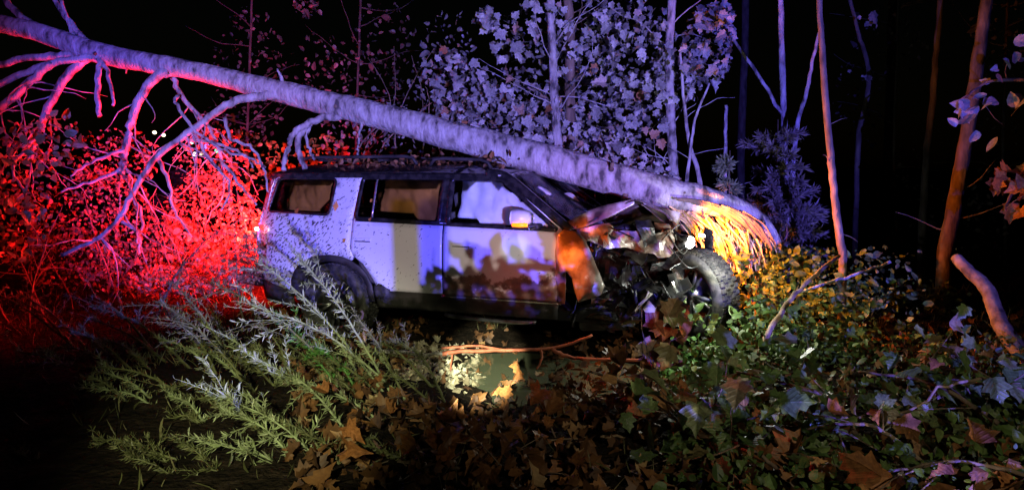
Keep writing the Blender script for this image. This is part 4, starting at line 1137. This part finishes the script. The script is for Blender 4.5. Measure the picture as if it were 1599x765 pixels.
bush('dim dark green bush behind the bare twigs beside the roof', [360, 400, 430, 470], [(390, 250, 50, 45, 1), (450, 260, 50, 40, 1), (500, 240, 40, 30, .6)], 10.4, 40, 380, .10, 9, m=M['green_mass'], mm=M['green_mass'])

# far vehicle whose lamps show through the bush
fv = thing('far_vehicle', 'far vehicle of which only small white, red, blue and green lamps show through the twigs', 'car', (at(310, 240, 16).x, 16, gz(at(310, 240, 16).x, 16)))
c = at(310, 250, 16.6)
bodym = MB().box((c.x, 16.9, 0.95), (1.9, 1.6, 0.7)); bodym.box((c.x, 17.2, 1.55), (1.5, 1.2, 0.55))
bodym.build('body', M['black_gloss'], fv, False, 0, .12)
for px, py, cc, r in ((240, 207, (1, .85, .6), 2.6), (254, 211, (1, .85, .6), 2.6), (290, 232, (1, .08, .05), 4), (303, 241, (1, .9, .8), 3.2), (297, 221, (.1, .8, .7), 4.4), (322, 229, (.1, .15, 1), 4.0), (338, 236, (.05, .9, .3), 3.6), (313, 240, (1, .75, .3), 2.6)):
    p = at(px, py, 16.0); r = r / F * 16
    bm = MB().tube([p + Vector((0, .06, 0)), p + Vector((0, .02, 0)), p, p - Vector((0, .012, 0))], [r, r, r * .85, r * .4], 10)
    bm.build('lamp', emit('far_lamp', cc, 3.0), fv)

# ------------------------------------------------------------------ weeds and foreground
def weed(label, foot, tip, d0, d1, n_leaf, lsize, m, seed, bend=0.12, side_n=5, group='tall weeds in front of the vehicle', w=5):
    rr = random.Random(seed)
    a = at(*foot, d0); b = at(*tip, d1)
    if a.z > gz(a.x, a.y): a.z = gz(a.x, a.y) - .02
    t = thing('weed', label, 'weed', a, group)
    mid = (a + b) / 2 + Vector((rr.uniform(-.03, .03), 0, bend))
    S = interp([a, mid, b], 10, .003)
    MB().tube(S, [(w - (w - 1.5) * i / (len(S) - 1)) / 2 / F * d0 for i in range(len(S))], 6).build('stem', m, t)
    items = []
    def leaves(path, nl, sz):
        for k in range(nl):
            u = rr.uniform(.12, 1); i = min(int(u * (len(path) - 1)), len(path) - 2)
            p = path[i].lerp(path[i + 1], u * (len(path) - 1) - i); td = (path[i + 1] - path[i]).normalized()
            sd = td.cross(Vector((rr.gauss(0, 1), rr.gauss(0, 1), rr.gauss(0, 1)))).normalized()
            tdir = (td * rr.uniform(.4, 1.1) + sd * rr.uniform(.6, 1.1) + Vector((0, 0, -.1))).normalized()
            nn = tdir.cross(td.cross(Vector((rr.gauss(0, .6), rr.gauss(0, .6), 1)))).normalized()
            nn = (nn + Vector((rr.gauss(0, .4), rr.gauss(0, .4), rr.gauss(0, .4)))).normalized()
            nn = (nn - tdir * nn.dot(tdir)).normalized()
            items.append((p, Matrix((tdir.cross(nn), tdir, nn)).transposed(), sz * rr.uniform(.5, 1.15)))
    n_leaf = int(n_leaf * 1.6); lsize *= .78
    leaves(S, n_leaf, lsize)
    for k in range(side_n):
        i = rr.randrange(6, len(S) - 2); q = [S[i]]; dv = ((b - a).normalized() + Vector((rr.gauss(0, .5), rr.gauss(0, .4), rr.gauss(.0, .4)))).normalized()
        for s in range(6): dv = (dv + Vector((rr.gauss(0, .1), rr.gauss(0, .1), -.04))).normalized(); q.append(q[-1] + dv * (b - a).length * .05)
        MB().tube(q, [.003, .003, .0025, .002, .002, .0015, .001], 5).build('side_stem', m, t)
        leaves(q, n_leaf // 5, lsize * .8)
    mass('foliage', items, 'lance', m, t, True)
    return t
W = M['weed']; WD = M['weed_dim']
weed('tall pale green weed arching in front of the rear wheel', (620, 600), (470, 405), 5.0, 5.4, 95, .085, W, 1)
weed('long pale weed bending low beneath the rear wheel', (640, 590), (375, 470), 5.0, 5.2, 110, .08, W, 2)
weed('long feathery weed reaching below the tail corner', (600, 560), (400, 405), 5.3, 5.8, 90, .08, W, 3)
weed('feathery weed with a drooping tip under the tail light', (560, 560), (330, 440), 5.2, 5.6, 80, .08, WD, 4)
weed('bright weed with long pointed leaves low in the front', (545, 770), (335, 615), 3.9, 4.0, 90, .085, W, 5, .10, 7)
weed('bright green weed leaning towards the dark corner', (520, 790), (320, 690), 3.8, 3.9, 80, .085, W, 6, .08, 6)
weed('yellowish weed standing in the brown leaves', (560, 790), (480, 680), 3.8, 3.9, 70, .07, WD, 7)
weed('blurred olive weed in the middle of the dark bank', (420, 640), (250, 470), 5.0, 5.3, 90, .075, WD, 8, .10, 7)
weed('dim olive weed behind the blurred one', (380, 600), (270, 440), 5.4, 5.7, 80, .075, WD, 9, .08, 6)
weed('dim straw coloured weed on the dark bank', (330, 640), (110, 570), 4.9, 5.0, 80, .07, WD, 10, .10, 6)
weed('short dim weed at the bottom edge by the dark corner', (300, 790), (210, 700), 3.8, 3.9, 45, .07, WD, 11)
weed('short weed sprig at the bottom edge below the bright weeds', (395, 800), (290, 740), 3.7, 3.7, 45, .07, WD, 12)
weed('reddish brown weed below the red lit bush', (300, 540), (150, 480), 6.0, 6.3, 60, .08, WD, 13)
weed('upright olive weed under the rear door', (640, 640), (560, 500), 5.0, 5.2, 80, .07, WD, 14)
weed('leaning olive weed under the pillar between the doors', (700, 640), (610, 530), 5.0, 5.2, 70, .07, WD, 15)
weed('straw weed near the lower corner of the dark bank', (90, 790), (40, 720), 3.9, 4.0, 30, .07, WD, 16)
weed('curled weed over the torch lit bank', (690, 640), (560, 590), 4.8, 5.0, 60, .065, WD, 17)
weed('yellow green leafy weed clump by the long pale weeds', (530, 580), (440, 500), 5.3, 5.5, 80, .075, M['bright_green'], 18, .05, 8)
weed('low yellow green weed right of the leafy clump', (560, 600), (500, 545), 5.2, 5.3, 60, .07, M['bright_green'], 19, .05, 6)

weed('palest feathery weed at the bottom with its tip bent sideways', (500, 770), (345, 640), 3.9, 4.0, 110, .075, W, 51, .12, 8)
weed('pale weed whose tip crosses the dark corner low in the picture', (560, 700), (395, 560), 4.4, 4.6, 100, .075, W, 52, .10, 8)
weed('low feathery weed behind the palest one', (470, 690), (280, 600), 4.4, 4.6, 90, .07, WD, 53, .10, 7)
rw = random.Random(64)
for k in range(40):
    fx = rw.uniform(190, 690); fy = rw.uniform(540, 790); dd_ = 1.62 / ((fy - 262) / F)
    dd_ = min(max(dd_, 3.7), 5.6)
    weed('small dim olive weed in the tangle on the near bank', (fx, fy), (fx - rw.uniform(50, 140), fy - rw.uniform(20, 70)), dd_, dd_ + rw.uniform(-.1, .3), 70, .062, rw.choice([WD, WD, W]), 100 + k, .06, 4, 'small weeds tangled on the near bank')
for k in range(14):
    fx = rw.uniform(100, 420); fy = rw.uniform(470, 600); dd_ = min(1.62 / ((fy - 262) / F), 6.6)
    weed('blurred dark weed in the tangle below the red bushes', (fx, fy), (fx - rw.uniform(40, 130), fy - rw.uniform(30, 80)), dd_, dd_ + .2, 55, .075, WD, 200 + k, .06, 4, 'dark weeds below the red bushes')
# pale dry debris on the torch-lit bank
items = []
rt = random.Random(3)
for k in range(300):
    x = rt.uniform(-1.0, -0.28); y = rt.uniform(5.7, 7.3)
    items.append(((x, y, gz(x, y) + rt.uniform(0, .05)), rot_for(rt, (0, -.3, 1), 1.3), rt.uniform(.03, .09)))
M['pale_dead'] = leafmat('pale_dead_leaf', [(0, (0.16, 0.13, 0.08)), (0.5, (0.34, 0.30, 0.20)), (1, (0.55, 0.52, 0.38))], island=True)
o = mass('bank_debris', items, 'dry', M['pale_dead'], None, True); o['label'] = 'pale dry leaf scraps on the torch lit bank of the ditch'; o['category'] = 'leaf litter'
# grass and litter, nobody could count them
rg = random.Random(91)
items = []
for k in range(16000):
    y = rg.uniform(3.0, 9.8); x = rg.uniform(-0.85, 0.85) * y
    if y > 5 and -1.2 < x < 1.5 and y < 8: continue
    if noise.noise(Vector((x * 1.3, y * 1.3, 3))) < rg.uniform(-.35, .25): continue
    if y < 6 and rg.random() < .85: continue
    z = gz(x, y)
    t_ = Vector((rg.gauss(0, .7), rg.gauss(0, .7), 1)).normalized(); n_ = t_.cross(Vector((rg.gauss(0, 1), rg.gauss(0, 1), 0))).normalized()
    items.append(((x, y, z - .01), Matrix((t_.cross(n_) * .32, t_, n_)).transposed(), rg.uniform(.05, .16)))
for k in range(5200):  # unseen verge tufts added to keep strobe light off the foreground
    x = rg.uniform(-4.2, 3.4); y = rg.uniform(.2, .9)
    if x > 1.9 and rg.random() < .96: continue
    t_ = Vector((rg.gauss(0, .35), rg.gauss(0, .35), 1)).normalized(); n_ = t_.cross(Vector((rg.gauss(0, 1), rg.gauss(0, 1), 0))).normalized()
    items.append(((x, y, gz(x, y) - .01), Matrix((t_.cross(n_), t_, n_)).transposed(), rg.uniform(.12, .28)))
o = mass('grass', items, 'lance', M['grass'], None, True); o['label'] = 'dim tangled grass covering the banks of the ditch'; o['category'] = 'grass'
items = []
for k in range(3200):
    y = rg.uniform(3.0, 8.5); x = rg.uniform(-0.32, 0.95) * y
    if x > .3 * y and rg.random() < .6: continue
    if y > 4.9 and -1.0 < x < 0.32 and rg.random() < .8: continue
    items.append(((x, y, max(gz(x, y), -.03) + rg.uniform(.0, .07)), rot_for(rg, (0, -.2, 1), 1.1), rg.uniform(.05, .12)))
o = mass('leaf_litter', items, 'dry', M['brown_mass'], None, True); o['label'] = 'brown dead leaf litter lying on the bank'; o['category'] = 'leaf litter'
items = []
for k in range(2600):
    px = rg.gauss(1230, 85); py = rg.uniform(385, 560); d = 7.9 - (py - 385) / 175 * 2.1 + rg.uniform(-.3, .3)
    if px < 1050: continue
    p = at(px, py, d)
    if p.z < gz(p.x, p.y): p.z = gz(p.x, p.y) + rg.uniform(0, .12)
    items.append((p, rot_for(rg, (0, -.6, .8), 1.2), rg.choice([.03, .04, .05, .06, .10]) * rg.uniform(.7, 1.3)))
for k in range(3000):
    y = rg.uniform(3.0, 6.4); x = rg.uniform(.22, .85) * y
    items.append(((x, y, gz(x, y) + rg.random() ** 1.5 * .22), rot_for(rg, (0, -.6, .8), 1.2), rg.choice([.025, .035, .05, .07]) * rg.uniform(.7, 1.3)))
o = mass('undergrowth', items, 'ovate', M['green_mass'], None, True); o['label'] = 'small leaved green undergrowth below the splintered trunk base'; o['category'] = 'undergrowth'
def plant(label, px, py, d, h, n, m, seed, size=.06, kind='ovate', sp=.22, group='low green plants by the crushed front'):
    rr = random.Random(seed)
    f = at(px, py, d); f.z = max(gz(f.x, f.y), f.z)
    f0 = Vector((f.x, f.y, gz(f.x, f.y)))
    t = thing('green_plant', label, 'plant', f0, group)
    items = []
    for k in range(7):
        q = [f0]; dv = Vector((rr.gauss(0, .5), rr.gauss(0, .4), 1)).normalized()
        for s in range(5): dv = (dv + Vector((rr.gauss(0, .2), rr.gauss(0, .2), 0))).normalized(); q.append(q[-1] + dv * h / 5)
        MB().tube(q, [.004, .004, .003, .003, .002, .001], 5).build('stem', m, t)
        for s in range(n // 7):
            p = q[rr.randrange(1, 6)] + Vector((rr.gauss(0, sp * .3), rr.gauss(0, sp * .3), rr.gauss(0, .03)))
            items.append((p, rot_for(rr, (0, -.5, 1), .9), size * rr.uniform(.6, 1.2)))
    mass('foliage', items, kind, m, t, True)
plant('bright green plant growing beside the twisted front wheel', 1100, 525, 6.4, .32, 220, M['bright_green'], 1)
plant('bright green plant under the twisted front wheel', 1060, 535, 6.3, .18, 160, M['bright_green'], 2)
plant('yellow green plant at the foot of the splinters', 1215, 425, 7.4, .30, 200, M['bright_green'], 3)
plant('green plant at the foot of the orange lit sapling', 1330, 395, 8.3, .35, 200, M['bright_green'], 4, .08)
plant('dim green plant right of the orange lit sapling', 1400, 400, 8.4, .35, 180, M['green_mass'], 5, .09)
plant('dim green plant below the wavy dark sapling', 1460, 410, 8.2, .3, 120, M['green_mass'], 6, .08)
plant('green plant in the shade of the pale slanting stick', 1255, 520, 6.2, .30, 180, M['green_mass'], 7)
plant('small maple seedling in front of the front wheel', 1160, 560, 5.6, .25, 40, M['green_mass'], 8, .13, 'maple')

# foreground leafy branches: brown in the middle, green to the right
FG = [
    ('fallen_branch', 'brown leaved fallen branch at the near side of the puddle', [(980, 690), (900, 700), (820, 705), (720, 720)], 4.3, 4.1, 55, M['brown_leaf'], .13, 1),
    ('fallen_branch', 'brown leaved fallen branch along the bottom edge in the middle', [(900, 740), (800, 730), (700, 730), (620, 720)], 3.8, 3.8, 60, M['brown_leaf'], .13, 2),
    ('fallen_branch', 'curled brown leaved branch at the bottom beside the bright weeds', [(760, 730), (680, 735), (600, 740), (560, 760)], 4.2, 3.9, 45, M['brown_leaf'], .12, 3),
    ('fallen_branch', 'rusty leaved branch standing out right of the puddle', [(1090, 700), (1040, 640), (980, 600), (920, 580)], 4.2, 4.9, 50, M['brown_leaf'], .14, 4),
    ('fallen_branch', 'mixed rusty and green branch with a few blue lit leaves', [(1180, 760), (1120, 690), (1060, 640), (1000, 600)], 3.7, 4.3, 45, M['green_leaf'], .14, 5),
    ('fallen_branch', 'green leaved branch spreading below the pale slanting stick', [(1340, 680), (1290, 620), (1230, 600), (1150, 580)], 4.2, 4.9, 60, M['green_leaf'], .13, 6),
    ('fallen_branch', 'green leaved branch with pale leaves below the tan limb', [(1560, 660), (1480, 610), (1420, 590), (1340, 580)], 4.2, 4.9, 60, M['green_leaf'], .13, 7),
    ('fallen_branch', 'leafy branch with large pale leaves at the far edge', [(1680, 640), (1600, 610), (1540, 600), (1480, 590)], 4.0, 4.5, 50, M['green_leaf'], .15, 8),
    ('fallen_branch', 'green leaved branch rising from the bottom edge right of the brown leaves', [(1260, 780), (1200, 720), (1150, 690), (1100, 660)], 3.5, 3.9, 40, M['green_leaf'], .13, 9),
    ('fallen_branch', 'big leaved brown branch filling the lowest corner', [(1660, 760), (1560, 730), (1480, 720), (1380, 740)], 3.2, 3.4, 45, M['brown_leaf'], .16, 10),
    ('fallen_branch', 'dark green branch between the brown corner and the green ones', [(1460, 740), (1390, 680), (1330, 660), (1260, 670)], 3.7, 4.0, 50, M['green_leaf'], .13, 11),
    ('fallen_branch', 'dim brown branch under the olive weeds', [(660, 680), (620, 680), (580, 680), (540, 670)], 4.6, 4.5, 35, M['brown_leaf'], .10, 12),
]
for nm, lab, pts, d0, d1, n, m, sz, sd in FG:
    spray(nm, lab, 'branch', pts, d0, d1, n, 'dry' if m is M['brown_leaf'] else 'maple', m, sz, sd, .42, M['bark_brown'], face=(0, -.45, .9), group='leafy branches lying in the foreground', w=(9, 4), droop=.5)

# unseen shrub added beside the photographer: its leaves throw the ragged shadow on the front door
sh = thing('shade_shrub', 'leafy shrub on the verge beside the photographer', 'shrub', (1.4, 1.1, gz(1.4, 1.1)))
rr = random.Random(8)
items = []
for k in range(14):
    x = 0.55 + 0.16 * k; f = Vector((x, 1.0 + rr.uniform(-.2, .2), gz(x, 1.0) - .03)); q = [f]; dv = Vector((rr.gauss(0, .2), rr.gauss(0, .2), 1)).normalized()
    for s in range(6): dv = (dv + Vector((rr.gauss(0, .12), rr.gauss(0, .12), 0))).normalized(); q.append(q[-1] + dv * .10)
    MB().tube(q, [.007, .006, .006, .005, .004, .003, .002], 5).build('stem', M['bark_brown'], sh)
for k in range(640):
    x = rr.uniform(0.50, 3.0); z = gz(x, 1) + 0.05 + 0.46 * rr.random() ** 0.8
    if x < 0.8: z -= 0.25 * (0.8 - x) / 0.3
    if 1.16 < x < 1.95: z += 0.20
    if x > 1.95 and rr.random() < .78: continue
    items.append(((x, 1.0 + rr.uniform(-.25, .2), min(z, 1.22)), rot_for(rr, (0, -1, .3), 1.0), rr.uniform(.07, .13)))
mass('foliage', items, 'ovate', M['green_mass'], sh, True)
post = thing('shadow_post', 'short wooden marker post on the verge behind the photographer', 'post', (0.915, -1.0, 0.5))  # unseen post added to throw shadow stripes across the doors
MB().tube([(0.915, -1.0, 0.4), (0.917, -1.0, 0.9), (0.913, -1.0, 1.25), (0.914, -1.0, 1.31)], [.06, .058, .056, .045], 14, .05).build('shaft', M['bark_brown'], post)

# leaves and grit stuck on the vehicle, orange ones painting lamp reflections, twigs on its roof
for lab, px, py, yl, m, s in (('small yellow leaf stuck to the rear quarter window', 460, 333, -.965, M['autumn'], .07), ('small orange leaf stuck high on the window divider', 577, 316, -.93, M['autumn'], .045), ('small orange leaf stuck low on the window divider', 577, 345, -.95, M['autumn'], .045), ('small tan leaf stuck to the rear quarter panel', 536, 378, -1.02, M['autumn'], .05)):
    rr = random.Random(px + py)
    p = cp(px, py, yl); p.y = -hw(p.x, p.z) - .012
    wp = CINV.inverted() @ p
    o = bpy.data.objects.new('stuck_leaf_or_glint', leaf_mesh('ovate', 0, m)); col.objects.link(o)
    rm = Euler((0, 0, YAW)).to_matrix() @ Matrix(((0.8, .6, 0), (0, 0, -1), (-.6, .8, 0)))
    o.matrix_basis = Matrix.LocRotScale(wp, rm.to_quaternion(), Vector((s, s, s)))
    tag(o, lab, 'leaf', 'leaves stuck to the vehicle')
rr = random.Random(15)
items = []
for k in range(260):
    x = rr.uniform(-0.3, 1.9); y = rr.uniform(-.7, .5)
    p = CINV.inverted() @ Vector((x, y, 1.885 + rr.random() ** 2 * 0.09))
    items.append((p, rot_for(rr, (0, -.3, 1), 1.2), rr.uniform(.04, .09)))
o = mass('roof_debris', items, 'ovate', M['brown_mass'], None, True); o['label'] = 'scattered leaves and bits of bark lying on the roof'; o['category'] = 'leaf litter'
